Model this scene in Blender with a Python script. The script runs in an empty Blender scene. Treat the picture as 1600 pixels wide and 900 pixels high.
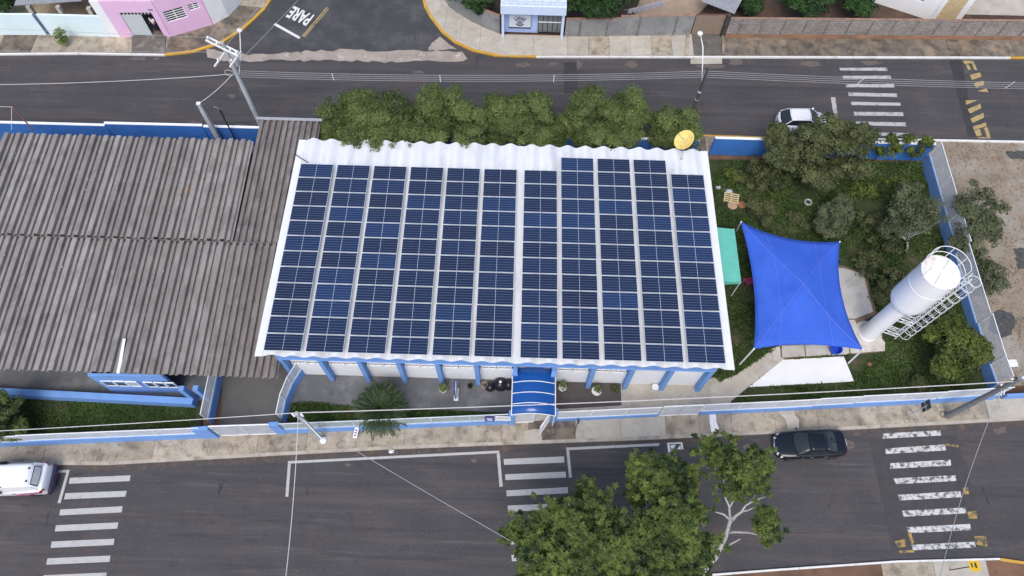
import bpy, math, random
import numpy as np
from mathutils import Vector, Matrix
random.seed(7); RNG = np.random.default_rng(7)
SC = bpy.context.scene
COL = SC.collection
# ------------------------------------------------------------------ camera
cam_data = bpy.data.cameras.new('camera'); cam = bpy.data.objects.new('camera', cam_data); COL.objects.link(cam)
cam_data.sensor_width = 36.0; cam_data.lens = 25.5888; cam_data.clip_start = .5; cam_data.clip_end = 2000
cam.matrix_world = Matrix.Translation((0, 0, 46)) @ Matrix(((0.999588, -0.028609, 0.002409), (0.026803, 0.899808, -0.435462), (0.01029, 0.435347, 0.900204))).to_4x4()
SC.camera = cam
# ------------------------------------------------------------------ sky, sun, exposure
SUN_EL, SUN_AZ = math.radians(58), math.radians(-170)      # azimuth from +Y towards +X
W = bpy.data.worlds.new('World'); SC.world = W; W.use_nodes = True
nt = W.node_tree; bg = nt.nodes['Background']
sky = nt.nodes.new('ShaderNodeTexSky'); sky.sky_type = 'NISHITA'; sky.sun_disc = False
sky.sun_elevation = SUN_EL; sky.sun_rotation = SUN_AZ; sky.dust_density = 3.0; sky.air_density = 1.0; sky.ozone_density = 1.0
nt.links.new(sky.outputs[0], bg.inputs[0]); bg.inputs[1].default_value = 0.15
sd = bpy.data.lights.new('sun', 'SUN'); sun = bpy.data.objects.new('sun', sd); COL.objects.link(sun)
sd.energy = 1.15; sd.angle = math.radians(32); sd.color = (1, .975, .95)
sv = Vector((math.sin(SUN_AZ)*math.cos(SUN_EL), math.cos(SUN_AZ)*math.cos(SUN_EL), math.sin(SUN_EL)))
sun.rotation_euler = sv.to_track_quat('Z', 'Y').to_euler(); sun.location = sv*120
SC.view_settings.view_transform = 'Standard'; SC.view_settings.look = 'None'
SC.view_settings.exposure = 0.5; SC.view_settings.gamma = 1.0
# ------------------------------------------------------------------ materials
MATS = {}
def mat(name, c, var=.12, sc=2.5, stains=(), rough=.85, bump=0., bsc=30., metal=0., rnd=0., spec=.4, coat=0., wave=None, stretch=None, streaks=()):
    """procedural surface: base colour, soft variation, stains of their own shape, fine relief"""
    m = bpy.data.materials.new(name); m.use_nodes = True; t = m.node_tree; N = t.nodes; L = t.links
    b = N['Principled BSDF']; b.inputs['Roughness'].default_value = rough; b.inputs['Metallic'].default_value = metal
    b.inputs['Specular IOR Level'].default_value = spec; b.inputs['Coat Weight'].default_value = coat
    geo = N.new('ShaderNodeNewGeometry'); pos = geo.outputs['Position']
    if stretch:
        mp = N.new('ShaderNodeMapping'); mp.inputs['Scale'].default_value = stretch; L.new(pos, mp.inputs['Vector']); pos = mp.outputs[0]
    def noise(s, d=4., r=.6):
        n = N.new('ShaderNodeTexNoise'); n.inputs['Scale'].default_value = s; n.inputs['Detail'].default_value = d; n.inputs['Roughness'].default_value = r
        L.new(pos, n.inputs['Vector']); return n.outputs['Fac']
    def mix(fac, a, bb, mode='MIX'):
        x = N.new('ShaderNodeMix'); x.data_type = 'RGBA'; x.blend_type = mode
        for sock, v in ((x.inputs[0], fac), (x.inputs[6], a), (x.inputs[7], bb)):
            if isinstance(v, (int, float)): sock.default_value = v
            elif isinstance(v, tuple): sock.default_value = (*v[:3], 1)
            else: L.new(v, sock)
        return x.outputs[2]
    col = tuple(c)
    if var:
        r = N.new('ShaderNodeMapRange'); r.inputs['From Min'].default_value = .3; r.inputs['From Max'].default_value = .7
        L.new(noise(sc), r.inputs['Value'])
        col = mix(r.outputs[0], tuple(min(1, k*(1-var)) for k in c), tuple(min(1, k*(1+var)) for k in c))
    for s in stains:
        r = N.new('ShaderNodeMapRange'); r.inputs['From Min'].default_value = s[2]; r.inputs['From Max'].default_value = s[3]; r.inputs['To Max'].default_value = s[4] if len(s) > 4 else 1.
        L.new(noise(s[1], 6., .65), r.inputs['Value']); col = mix(r.outputs[0], col, s[0])
    for s in streaks:                                         # long drawn-out marks, s = (colour, scale vector, lo, hi, amount)
        mp = N.new('ShaderNodeMapping'); mp.inputs['Scale'].default_value = s[1]; L.new(geo.outputs['Position'], mp.inputs['Vector'])
        n = N.new('ShaderNodeTexNoise'); n.inputs['Scale'].default_value = 1.; n.inputs['Detail'].default_value = 7.; n.inputs['Roughness'].default_value = .7; L.new(mp.outputs[0], n.inputs['Vector'])
        r = N.new('ShaderNodeMapRange'); r.inputs['From Min'].default_value = s[2]; r.inputs['From Max'].default_value = s[3]; r.inputs['To Max'].default_value = s[4]
        L.new(n.outputs['Fac'], r.inputs['Value']); col = mix(r.outputs[0], col, s[0])
    if rnd:
        o = N.new('ShaderNodeObjectInfo'); r = N.new('ShaderNodeMapRange'); r.inputs['To Min'].default_value = 1-rnd; r.inputs['To Max'].default_value = 1+rnd
        L.new(o.outputs['Random'], r.inputs['Value']); v = N.new('ShaderNodeVectorMath'); v.operation = 'SCALE'
        if isinstance(col, tuple): v.inputs[0].default_value = col[:3]
        else: L.new(col, v.inputs[0])
        L.new(r.outputs[0], v.inputs['Scale']); col = v.outputs[0]
    if wave:                                                  # block / brick courses, wave = (block length, block height, mortar colour, axis)
        bt = N.new('ShaderNodeTexBrick'); bt.inputs['Scale'].default_value = 1; bt.inputs['Brick Width'].default_value = wave[0]; bt.inputs['Row Height'].default_value = wave[1]
        bt.inputs['Mortar Size'].default_value = .02; bt.inputs['Color1'].default_value = (.85,.85,.85,1); bt.inputs['Color2'].default_value = (1.1,1.1,1.1,1); bt.inputs['Mortar'].default_value = (*wave[2], 1)
        sx = N.new('ShaderNodeSeparateXYZ'); cx = N.new('ShaderNodeCombineXYZ'); L.new(geo.outputs['Position'], sx.inputs[0]); L.new(sx.outputs[wave[3]], cx.inputs[0]); L.new(sx.outputs[2], cx.inputs[1])
        L.new(cx.outputs[0], bt.inputs['Vector']); col = mix(1., col, bt.outputs['Color'], 'MULTIPLY')
    if isinstance(col, tuple): b.inputs['Base Color'].default_value = (*col[:3], 1)
    else: L.new(col, b.inputs['Base Color'])
    if bump:
        bp = N.new('ShaderNodeBump'); bp.inputs['Strength'].default_value = bump; bp.inputs['Distance'].default_value = .02
        L.new(noise(bsc, 3.), bp.inputs['Height']); L.new(bp.outputs[0], b.inputs['Normal'])
    MATS[name] = m; return m
def paint_mat(name, c, under, lo, hi, sc=3.):
    """road paint worn through to the asphalt"""
    return mat(name, c, .1, 6, [(under, sc, lo, hi)], .8, .2, 60)
ASPH = (.062, .060, .063)
mat('asphalt', ASPH, .14, .35, [((.098,.076,.070), .28, .53, .68, .65), ((.038,.036,.039), .7, .56, .70, .55), ((.21,.20,.195), 8., .58, .74, .6), ((.020,.019,.021), 10., .57, .72, .75), ((.11,.085,.07), 2.4, .64, .74, .55)], .88, .6, 30, streaks=[((.105,.086,.080), (.05,.9,1), .48, .68, .75), ((.040,.038,.041), (.08,1.6,1), .53, .68, .65), ((.15,.145,.145), (.12,3.,1), .58, .70, .5), ((.026,.025,.027), (1.2,.2,1), .655, .675, .7), ((.024,.023,.025), (.16,1.0,1), .665, .68, .6)])
mat('asphalt_side', (.058,.059,.063), .2, .5, [((.10,.097,.095), .5, .5, .66, .7), ((.17,.16,.16), 10., .58, .76, .5), ((.028,.027,.029), 14., .6, .76, .6), ((.14,.11,.09), 1.2, .66, .74, .5)], .88, .45, 45, streaks=[((.035,.035,.038), (1.5,.3,1), .62, .68, .6), ((.10,.095,.09), (.8,.15,1), .6, .74, .5)])
mat('asphalt_patch', (.045,.042,.044), .15, 1.5, [((.15,.14,.14), 9., .62, .8, .3)], .9, .3, 45)
mat('hump_asphalt', (.057,.054,.056), .15, 1.5, [((.09,.068,.058), .8, .5, .75, .6), ((.15,.14,.14), 9., .62, .8, .3)], .9, .3, 45)
mat('gutter_dirt', (.105,.08,.062), .3, 2., [((.066,.063,.066), 1.8, .42, .56, 1.), ((.24,.20,.17), 5., .6, .72, .7), ((.03,.025,.022), 4., .58, .7, .6)], .95, .3, 30)
mat('dust', (.155,.12,.105), .25, 3, [((.075,.07,.07), 3., .45, .62, .85), ((.26,.22,.19), 5, .58, .72, .6)], .95, .2, 40)
mat('earth', (.15,.085,.055), .3, .7, [((.22,.12,.07), .35, .48, .68), ((.07,.05,.035), 1.4, .55, .72, .7)], .95, .4, 14)
mat('lot_soil', (.26,.21,.155), .22, .9, [((.33,.31,.27), .35, .48, .62, .8), ((.25,.12,.07), .5, .6, .74, .9), ((.11,.12,.045), 1.1, .6, .72, .7), ((.08,.075,.07), 3., .58, .72, .7)], .95, .5, 18)
mat('shaded_soil', (.075,.048,.034), .3, .7, [((.13,.08,.05), .6, .5, .68), ((.04,.035,.025), 1.4, .55, .72, .7)], .95, .4, 14)  # soil with the shade behind the street walls put into its colour
mat('ash', (.07,.07,.072), .3, 4, [((.2,.18,.15), 5, .58, .75)], .95, .3, 30)
mat('lawn_soil', (.04,.055,.02), .3, .8, [((.13,.085,.05), .6, .55, .68, .9), ((.04,.055,.018), 1.6, .5, .7, .8)], .95, .4, 20)
mat('pave', (.375,.32,.245), .18, .8, [((.17,.145,.115), 1.1, .48, .64, .8), ((.44,.40,.33), .7, .54, .7, .7), ((.09,.078,.068), 3., .56, .70, .65), ((.13,.11,.095), 9, .54, .7, .6), ((.5,.47,.42), 7., .64, .74, .5)], .92, .4, 25, rnd=.14)
mat('pave_dark', (.20,.165,.125), .24, .7, [((.085,.074,.065), 1., .44, .60, .85), ((.34,.25,.16), .6, .54, .68, .75), ((.30,.27,.23), 2.6, .58, .7, .65), ((.06,.052,.046), 6., .58, .7, .6)], .92, .4, 25, rnd=.18)
mat('pave_pale', (.44,.405,.34), .12, .8, [((.30,.275,.23), 1.2, .52, .7, .7), ((.18,.165,.145), 4, .60, .74, .6), ((.52,.5,.46), .9, .56, .7, .6)], .9, .3, 25, rnd=.08)
mat('ramp_concrete', (.13,.12,.105), .25, 1.2, [((.30,.28,.24), 1.1, .56, .72, .8), ((.07,.065,.06), 2.5, .55, .75, .7)], .92, .3, 25)
mat('yard_concrete', (.125,.13,.135), .16, .6, [((.20,.205,.21), .6, .5, .68, .7), ((.07,.068,.07), 1.8, .54, .72, .65), ((.12,.10,.085), 1.1, .62, .74, .6)], .9, .2, 25, rnd=.1)
mat('yard_dark', (.075,.066,.062), .18, .7, [((.12,.09,.075), .8, .52, .7, .7)], .85, .2, 25)
mat('driveway_floor', (.115,.115,.112), .12, .6, [((.075,.075,.075), .9, .5, .75, .6)], .9, .2, 25)
mat('kerb_concrete', (.40,.36,.30), .2, 1.2, [((.18,.12,.08), 1.4, .55, .72, .8)], .92, .3, 25)
mat('kerb_white', (.70,.69,.665), .1, 1.2, [((.34,.31,.27), 2.4, .56, .70, .8), ((.2,.17,.14), 5., .62, .74, .6)], .85, .25, 25)
mat('kerb_yellow', (.56,.325,.05), .15, 1.2, [((.30,.24,.16), 2.2, .54, .68, .8), ((.15,.12,.1), 5., .62, .74, .6)], .85, .25, 25)
mat('gutter_concrete', (.34,.29,.245), .2, .8, [((.55,.53,.5), .9, .57, .68, .8), ((.16,.13,.11), 1.7, .56, .72, .7)], .92, .3, 25)
paint_mat('paint_fresh', (.44,.435,.42), (.16,.15,.15), .56, .8, 3.)
paint_mat('paint_worn', (.55,.545,.53), (.10,.092,.092), .47, .60, 3.2)
paint_mat('paint_north', (.45,.44,.43), (.12,.11,.108), .50, .72, 2.2)
paint_mat('paint_white', (.68,.67,.65), (.2,.19,.18), .66, .8, 2.4)
paint_mat('paint_yellow', (.42,.31,.13), (.10,.085,.07), .52, .68, 3.)
paint_mat('paint_yellow_worn', (.40,.27,.08), (.085,.075,.07), .44, .58, 3.)
mat('joint_dark', (.06,.05,.04), .2, 3)  # dark base showing in the open joints between slabs
mat('blue_wall', (.16,.315,.64), .08, .9, [((.11,.19,.42), 1.1, .56, .74, .55), ((.30,.40,.60), 2.2, .62, .78, .5)], .8, .1, 25)
mat('blue_wall_deep', (.04,.165,.50), .1, .8, [((.02,.075,.27), .7, .55, .75, .6), ((.10,.25,.58), 1.4, .6, .75, .5)], .75, .1, 25)
mat('white_wall', (.78,.79,.80), .04, 1., [((.6,.6,.58), 1.2, .6, .8, .5)], .8, .1, 25)
mat('white_roof', (.70,.72,.735), .06, .6, [((.46,.485,.51), .9, .52, .70, .6), ((.34,.31,.28), 5., .63, .74, .6), ((.28,.14,.075), 8., .70, .77, .8)], .45, .05, 25, stretch=(1, .35, 1))
mat('roof_trim', (.76,.775,.785), .04, .8, [((.55,.55,.55), 2., .58, .76, .55), ((.3,.27,.24), 4., .68, .77, .6)], .5)
mat('fibre_cement', (.25,.228,.212), .2, 1.1, [((.15,.137,.13), 1.6, .5, .66, .8), ((.36,.345,.33), 1.4, .56, .72, .7), ((.42,.24,.12), .8, .68, .76, .7), ((.5,.48,.46), 9, .66, .78, .55), ((.10,.09,.085), 12, .62, .75, .5)], .95, .4, 22, rnd=.13, stretch=(1, .45, 1))
mat('fibre_cement_brown', (.20,.178,.165), .2, 1.1, [((.11,.10,.095), 1.6, .5, .66, .8), ((.31,.30,.29), 1.4, .56, .72, .7), ((.45,.43,.41), 9, .68, .78, .5)], .95, .4, 22, rnd=.13, stretch=(1, .45, 1))
mat('galvanised', (.42,.43,.44), .12, 2, rough=.5, metal=.3)
mat('white_metal', (.80,.81,.82), .05, 2, rough=.45)
mat('mesh_metal', (.62,.66,.70), .08, 2, rough=.5)
mat('mesh_green', (.42,.50,.50), .1, 2, rough=.5)
mat('tank_white', (.82,.83,.85), .03, .6, [((.66,.66,.66), .9, .6, .8, .5), ((.25,.22,.2), 5., .72, .79, .6)], .4, coat=.15)
mat('tank_top', (.84,.82,.78), .04, 1., [((.62,.36,.2), 1.1, .54, .66, .75), ((.45,.2,.08), 4., .64, .74, .7)], .5)
mat('sail_cloth', (.032,.105,.52), .07, .8, [((.05,.14,.62), .5, .5, .7, .7)], .85, .25, 60)
mat('sail_seam', (.14,.20,.66), .05, 1, rough=.8)
mat('teal_cloth', (.13,.50,.40), .07, 1.3, [((.2,.6,.5), 1.4, .55, .75, .6)], .7)
mat('white_slab', (.80,.80,.79), .03, 1.2, [((.62,.61,.58), 1.1, .62, .8, .6)], .8)
mat('patio', (.50,.48,.43), .14, .9, [((.30,.27,.23), 1., .52, .72, .7), ((.62,.6,.56), .7, .55, .7, .5)], .9, .2, 25, rnd=.1)
mat('patio_edge', (.20,.13,.09), .2, 1.4, rough=.95)
mat('pole_concrete', (.40,.42,.43), .12, 2.2, [((.27,.27,.27), 1.6, .5, .75, .7)], .9)
mat('pole_dark', (.055,.05,.045), .2, 3, rough=.9)
mat('pole_grey', (.17,.18,.185), .12, 2.2, rough=.85)
mat('wire', (.34,.34,.35), 0, rough=.6)
mat('wire_pale', (.55,.53,.52), 0, rough=.6)
mat('wire_dark', (.03,.03,.03), 0, rough=.6)
mat('black', (.016,.016,.018), .1, 4, rough=.6)
mat('rubber', (.02,.02,.02), .1, 4, rough=.8)
mat('dark_hole', (.012,.011,.012), 0, rough=.95)
mat('glass_dark', (.02,.028,.032), 0, rough=.06, spec=.6)
mat('glass_grey', (.16,.18,.19), .15, 3, rough=.1, spec=.6)
mat('window_pale', (.45,.48,.50), .15, 3, rough=.25)
mat('mint_wall', (.70,.84,.86), .04, .9, [((.56,.68,.70), 1.3, .6, .78, .5), ((.40,.44,.42), 3., .68, .78, .5)], .85)
mat('mint_house', (.36,.58,.48), .08, .9, rough=.85)
mat('pink_wall', (.76,.50,.70), .05, .9, [((.68,.42,.62), .9, .55, .75, .5)], .85)
mat('plain_white', (.82,.83,.84), .03, 1, rough=.85)
mat('slate_door', (.15,.19,.31), .08, 3, rough=.5)
mat('shutter_grey', (.56,.60,.61), .05, 3, rough=.5)
mat('brick_trim', (.36,.14,.07), .2, 4, rough=.9)
mat('shop_blue', (.42,.55,.86), .03, 1, rough=.8)
mat('shop_blue_light', (.60,.70,.88), .03, 1, rough=.8)
mat('sign_pale', (.62,.67,.75), .03, 2, rough=.6)
mat('sign_ink', (.02,.025,.04), 0, rough=.6)
mat('sign_grey', (.22,.25,.29), .1, 6, rough=.6)
mat('sign_blue', (.035,.035,.30), 0, rough=.5)
mat('sign_purple', (.16,.06,.33), 0, rough=.5)
mat('sign_yellow', (.72,.45,.02), .04, 2, rough=.5)
mat('sign_back', (.03,.04,.05), .1, 3, rough=.5)
mat('block_wall', (.31,.285,.265), .14, .6, [((.16,.15,.14), .8, .5, .7, .7), ((.36,.33,.30), .7, .55, .75, .6), ((.09,.085,.08), 2.2, .62, .76, .6)], .95, .35, 18, wave=(.4, .2, (.55,.5,.46), 0))
mat('block_wall_grey', (.26,.265,.265), .14, .6, [((.14,.135,.13), .8, .5, .7, .8), ((.35,.34,.32), .7, .55, .75, .6), ((.09,.085,.08), 2.2, .60, .76, .6)], .95, .35, 18)
mat('block_base', (.31,.165,.095), .25, .8, [((.15,.11,.085), 1.2, .48, .64, .8), ((.42,.29,.22), .6, .55, .75, .6), ((.26,.24,.22), 2.4, .58, .7, .6)], .95, .35, 18)
mat('pier_stain_shade', (.17,.155,.145), .25, 2., [((.3,.28,.26), 2.5, .5, .66, .8)], .95)  # stains and buttress shadows, both put into this dark colour
mat('coping', (.30,.185,.13), .25, 2, [((.16,.14,.12), 2.5, .5, .65, .8)], .95)
mat('brown_gate', (.21,.155,.12), .1, 2, rough=.6)
mat('gate_rib', (.36,.275,.215), .1, 2, rough=.6)
mat('timber', (.55,.44,.25), .15, 5, rough=.9)
mat('terracotta', (.38,.16,.08), .15, 3, rough=.9)
mat('cardboard', (.42,.29,.19), .1, 3, rough=.9)
mat('pot_white', (.72,.72,.70), .05, 5, rough=.6)
mat('pot_soil', (.06,.04,.03), .2, 9, rough=.95)
mat('bag_black', (.012,.012,.018), .1, 5, rough=.3)
mat('plastic_white', (.78,.79,.82), .03, 5, rough=.4)
mat('plastic_blue', (.02,.08,.55), .05, 5, rough=.4)
mat('plastic_pink', (.42,.05,.17), .05, 5, rough=.4)
mat('dish_yellow', (.74,.56,.17), .06, 3, [((.55,.38,.1), 4, .6, .75)], .5)
mat('car_black', (.004,.006,.011), 0, rough=.2, spec=.4, coat=.35)
mat('car_white', (.80,.81,.83), .02, 2, rough=.3, coat=.6)
mat('car_trim', (.012,.012,.013), 0, rough=.6)
mat('chrome', (.65,.66,.68), 0, rough=.18, metal=1.)
mat('lamp_clear', (.75,.77,.8), 0, rough=.12, spec=.8, coat=.6)
mat('lamp_red', (.28,.015,.015), 0, rough=.2, coat=.6)
mat('magenta', (.62,.07,.26), 0, rough=.35, coat=.4)
mat('bumper_purple', (.035,.022,.06), 0, rough=.4)
mat('skin', (.25,.13,.085), 0, rough=.6)
mat('cloth_white', (.78,.79,.82), .04, 5, rough=.9)
mat('cloth_navy', (.015,.018,.045), 0, rough=.9)
mat('hair', (.01,.008,.007), 0, rough=.7)
mat('laundry', (.66,.66,.80), .1, 4, rough=.9)
mat('bark_dark', (.075,.06,.048), .25, 6, rough=.95)
mat('bark_pale', (.38,.385,.37), .2, 5, [((.2,.2,.19), 5, .52, .68)], .95)
mat('shed_roof', (.34,.35,.37), .15, 1.5, [((.17,.17,.18), 1.5, .52, .7, .7)], .7)
mat('shed_navy', (.012,.016,.05), .1, 2, rough=.7)
mat('yard_tan', (.34,.26,.19), .15, .8, [((.2,.16,.12), .9, .5, .7, .6)], .95)
mat('rust', (.13,.065,.045), .2, 3, rough=.9)
def poly_mat():
    """blue twin-wall polycarbonate: light passes through, glossy outside"""
    m = bpy.data.materials.new('polycarbonate'); m.use_nodes = True; t = m.node_tree; b = t.nodes['Principled BSDF']
    b.inputs['Base Color'].default_value = (.012,.11,.42,1); b.inputs['Roughness'].default_value = .22; b.inputs['Coat Weight'].default_value = .5
    tr = t.nodes.new('ShaderNodeBsdfTranslucent'); tr.inputs[0].default_value = (.012,.13,.5,1); mx = t.nodes.new('ShaderNodeMixShader'); mx.inputs[0].default_value = .3
    t.links.new(b.outputs[0], mx.inputs[1]); t.links.new(tr.outputs[0], mx.inputs[2]); t.links.new(mx.outputs[0], t.nodes['Material Output'].inputs[0]); MATS['polycarbonate'] = m
poly_mat()
def leaf_mat(name, dark, light, trans=.3, rough=.55):
    """leaf colour runs dark to light per leaf: leaf age, plus light and shade painted into crowns"""
    m = bpy.data.materials.new(name); m.use_nodes = True; t = m.node_tree; N = t.nodes; L = t.links; b = N['Principled BSDF']
    a = N.new('ShaderNodeAttribute'); a.attribute_name = 'tint'; x = N.new('ShaderNodeMix'); x.data_type = 'RGBA'
    x.inputs[6].default_value = (*dark, 1); x.inputs[7].default_value = (*light, 1); L.new(a.outputs['Fac'], x.inputs[0])
    L.new(x.outputs[2], b.inputs['Base Color']); b.inputs['Roughness'].default_value = rough; b.inputs['Specular IOR Level'].default_value = .3
    tr = N.new('ShaderNodeBsdfTranslucent'); L.new(x.outputs[2], tr.inputs[0]); mx = N.new('ShaderNodeMixShader'); mx.inputs[0].default_value = trans
    L.new(b.outputs[0], mx.inputs[1]); L.new(tr.outputs[0], mx.inputs[2]); L.new(mx.outputs[0], N['Material Output'].inputs[0]); MATS[name] = m
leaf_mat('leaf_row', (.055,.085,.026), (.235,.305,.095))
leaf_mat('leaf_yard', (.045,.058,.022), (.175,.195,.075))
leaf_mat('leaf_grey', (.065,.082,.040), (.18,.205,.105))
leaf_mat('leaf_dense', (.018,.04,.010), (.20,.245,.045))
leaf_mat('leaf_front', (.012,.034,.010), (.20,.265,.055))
leaf_mat('leaf_dark', (.018,.04,.012), (.05,.12,.025))
leaf_mat('leaf_palm', (.018,.042,.018), (.075,.11,.035), .15, .4)
leaf_mat('leaf_light', (.14,.2,.05), (.26,.32,.10))
leaf_mat('blade', (.028,.064,.015), (.125,.20,.05))
leaf_mat('blade_dry', (.17,.145,.09), (.36,.33,.25))
def panel_mat():
    """photovoltaic cells under glass: thin busbar grid printed on dark blue silicon"""
    m = bpy.data.materials.new('solar_cells'); m.use_nodes = True; t = m.node_tree; N = t.nodes; L = t.links; b = N['Principled BSDF']
    tc = N.new('ShaderNodeTexCoord'); sx = N.new('ShaderNodeSeparateXYZ'); L.new(tc.outputs['Object'], sx.inputs[0])
    def lines(out, cell, w):
        d = N.new('ShaderNodeMath'); d.operation = 'DIVIDE'; d.inputs[1].default_value = cell; L.new(out, d.inputs[0])
        f = N.new('ShaderNodeMath'); f.operation = 'FRACT'; L.new(d.outputs[0], f.inputs[0])
        p = N.new('ShaderNodeMath'); p.operation = 'PINGPONG'; p.inputs[1].default_value = .5; L.new(f.outputs[0], p.inputs[0])
        l = N.new('ShaderNodeMath'); l.operation = 'LESS_THAN'; l.inputs[1].default_value = w; L.new(p.outputs[0], l.inputs[0]); return l.outputs[0]
    ly = lines(sx.outputs[1], 1.10/6, .05); lx = lines(sx.outputs[0], 2.24/24, .045)
    o = N.new('ShaderNodeObjectInfo'); rp = N.new('ShaderNodeValToRGB'); L.new(o.outputs['Random'], rp.inputs[0])
    rp.color_ramp.elements[0].color = (.010,.017,.045,1); rp.color_ramp.elements[1].color = (.011,.034,.105,1)
    e = rp.color_ramp.elements.new(.75); e.color = (.010,.024,.070,1)
    def mx(f, a, c):
        x = N.new('ShaderNodeMix'); x.data_type = 'RGBA'; L.new(f, x.inputs[0]); L.new(a, x.inputs[6]); x.inputs[7].default_value = (*c, 1); return x.outputs[2]
    c = mx(lx, rp.outputs[0], (.05,.07,.12)); c = mx(ly, c, (.15,.18,.26)); L.new(c, b.inputs['Base Color'])
    b.inputs['Roughness'].default_value = .22; b.inputs['Specular IOR Level'].default_value = .28; MATS['solar_cells'] = m
panel_mat()
# ------------------------------------------------------------------ helpers
def prop(o, label=None, cat=None, group=None, kind=None):
    if label: o['label'] = label
    if cat: o['category'] = cat
    if group: o['group'] = group
    if kind: o['kind'] = kind
    return o
def thing(name, label, cat, loc=(0,0,0), rz=0., group=None):
    o = bpy.data.objects.new(name, None); COL.objects.link(o); o.location = loc; o.rotation_euler = (0,0,rz); o.empty_display_size = .3
    return prop(o, label, cat, group)
def rootloc(p):
    v = Vector((0,0,0))
    while p: v = v + Vector(p.location); p = p.parent
    return v
def child(o, parent): o.parent = parent; return o
def clone(o, parent=None, **kw):
    c = o.copy(); COL.objects.link(c); c.parent = parent
    for ch in list(o.children): clone(ch, c)
    return c
class MB:
    def __init__(s): s.v = []; s.f = []
    def add(s, v, f):
        n = len(s.v); s.v += [tuple(p) for p in v]; s.f += [tuple(i+n for i in q) for q in f]; return s
    def box(s, x0, x1, y0, y1, z0, z1):
        return s.add([(x0,y0,z0),(x1,y0,z0),(x1,y1,z0),(x0,y1,z0),(x0,y0,z1),(x1,y0,z1),(x1,y1,z1),(x0,y1,z1)],
                     [(3,2,1,0),(4,5,6,7),(0,1,5,4),(1,2,6,5),(2,3,7,6),(3,0,4,7)])
    def beam(s, a, b, w, h=None, up=(0,0,1)):
        """box of section w x h whose axis runs a to b"""
        a = Vector(a); b = Vector(b); h = h or w; d = (b-a).normalized(); u = Vector(up)
        if abs(d.dot(u)) > .98: u = Vector((0,1,0))
        r = d.cross(u).normalized(); u = r.cross(d)
        q = [a+r*i*w/2+u*j*h/2 for i, j in ((-1,-1),(1,-1),(1,1),(-1,1))]; q2 = [p+(b-a) for p in q]
        return s.add(q+q2, [(0,1,2,3),(7,6,5,4),(0,4,5,1),(1,5,6,2),(2,6,7,3),(3,7,4,0)])
    def prism(s, poly, z0, z1):
        """closed outline lifted z0 to z1; z may be a function of (x, y)"""
        g = lambda z, p: z(p[0],p[1]) if callable(z) else z
        a = sum(poly[i][0]*poly[(i+1)%len(poly)][1]-poly[(i+1)%len(poly)][0]*poly[i][1] for i in range(len(poly)))
        if a < 0: poly = poly[::-1]
        n = len(poly); v = [(p[0],p[1],g(z0,p)) for p in poly]+[(p[0],p[1],g(z1,p)) for p in poly]
        return s.add(v, [tuple(range(n))[::-1], tuple(range(n,2*n))]+[(i,(i+1)%n,(i+1)%n+n,i+n) for i in range(n)])
    def wall(s, a, b, t, z0, z1):
        """upright slab along the ground line a-b, t thick"""
        d = Vector((b[0]-a[0], b[1]-a[1])).normalized(); n = Vector((-d.y, d.x))*t/2
        return s.prism([(a[0]+n.x,a[1]+n.y),(a[0]-n.x,a[1]-n.y),(b[0]-n.x,b[1]-n.y),(b[0]+n.x,b[1]+n.y)], z0, z1)
    def tube(s, pts, r, n=8):
        pts = [Vector(p) for p in pts]; R_ = r if isinstance(r, (list,tuple)) else [r]*len(pts); rings = []; pr = None
        for i, p in enumerate(pts):
            d = (pts[min(i+1,len(pts)-1)]-pts[max(i-1,0)]).normalized()
            u = pr if pr is not None else (Vector((0,0,1)) if abs(d.z) < .95 else Vector((1,0,0)))
            x = d.cross(u).normalized(); y = x.cross(d).normalized(); pr = y
            rings.append([p+(x*math.cos(k*2*math.pi/n)+y*math.sin(k*2*math.pi/n))*R_[i] for k in range(n)])
        v = [q for rr in rings for q in rr]; f = [(i*n+k,i*n+(k+1)%n,(i+1)*n+(k+1)%n,(i+1)*n+k) for i in range(len(pts)-1) for k in range(n)]
        f += [tuple(range(n))[::-1], tuple((len(pts)-1)*n+k for k in range(n))]
        return s.add(v, [q[::-1] for q in f])
    def lathe(s, prof, c=(0,0,0), n=20):
        v = [(c[0]+r*math.cos(k*2*math.pi/n), c[1]+r*math.sin(k*2*math.pi/n), c[2]+z) for r, z in prof for k in range(n)]
        f = [(i*n+k,i*n+(k+1)%n,(i+1)*n+(k+1)%n,(i+1)*n+k) for i in range(len(prof)-1) for k in range(n)]
        f += [tuple(range(n))[::-1], tuple((len(prof)-1)*n+k for k in range(n))]
        return s.add(v, f)
    def grid(s, P):
        """P[i][j] points to a quad sheet"""
        a, b = len(P), len(P[0])
        return s.add([p for row in P for p in row], [(i*b+j,(i+1)*b+j,(i+1)*b+j+1,i*b+j+1) for i in range(a-1) for j in range(b-1)])
    def build(s, name, m, parent=None, smooth=False, local=False, kind=None):
        me = bpy.data.meshes.new(name); v = s.v
        if parent is not None and not local:
            o0 = rootloc(parent); v = [(p[0]-o0.x,p[1]-o0.y,p[2]-o0.z) for p in v]
        me.from_pydata([tuple(p) for p in v], [], s.f); me.materials.append(MATS[m])
        if smooth: me.polygons.foreach_set('use_smooth', [True]*len(me.polygons))
        o = bpy.data.objects.new(name, me); COL.objects.link(o); o.parent = parent
        if kind: o['kind'] = kind
        return o
def solidify(o, t, off=-1.):
    md = o.modifiers.new('thickness', 'SOLIDIFY'); md.thickness = t; md.offset = off; return o
def struct(name, m, poly, z0, z1, parent=None):
    o = MB().prism(poly, z0, z1).build(name, m, parent)
    if parent is None: o['kind'] = 'structure'
    return o
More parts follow.
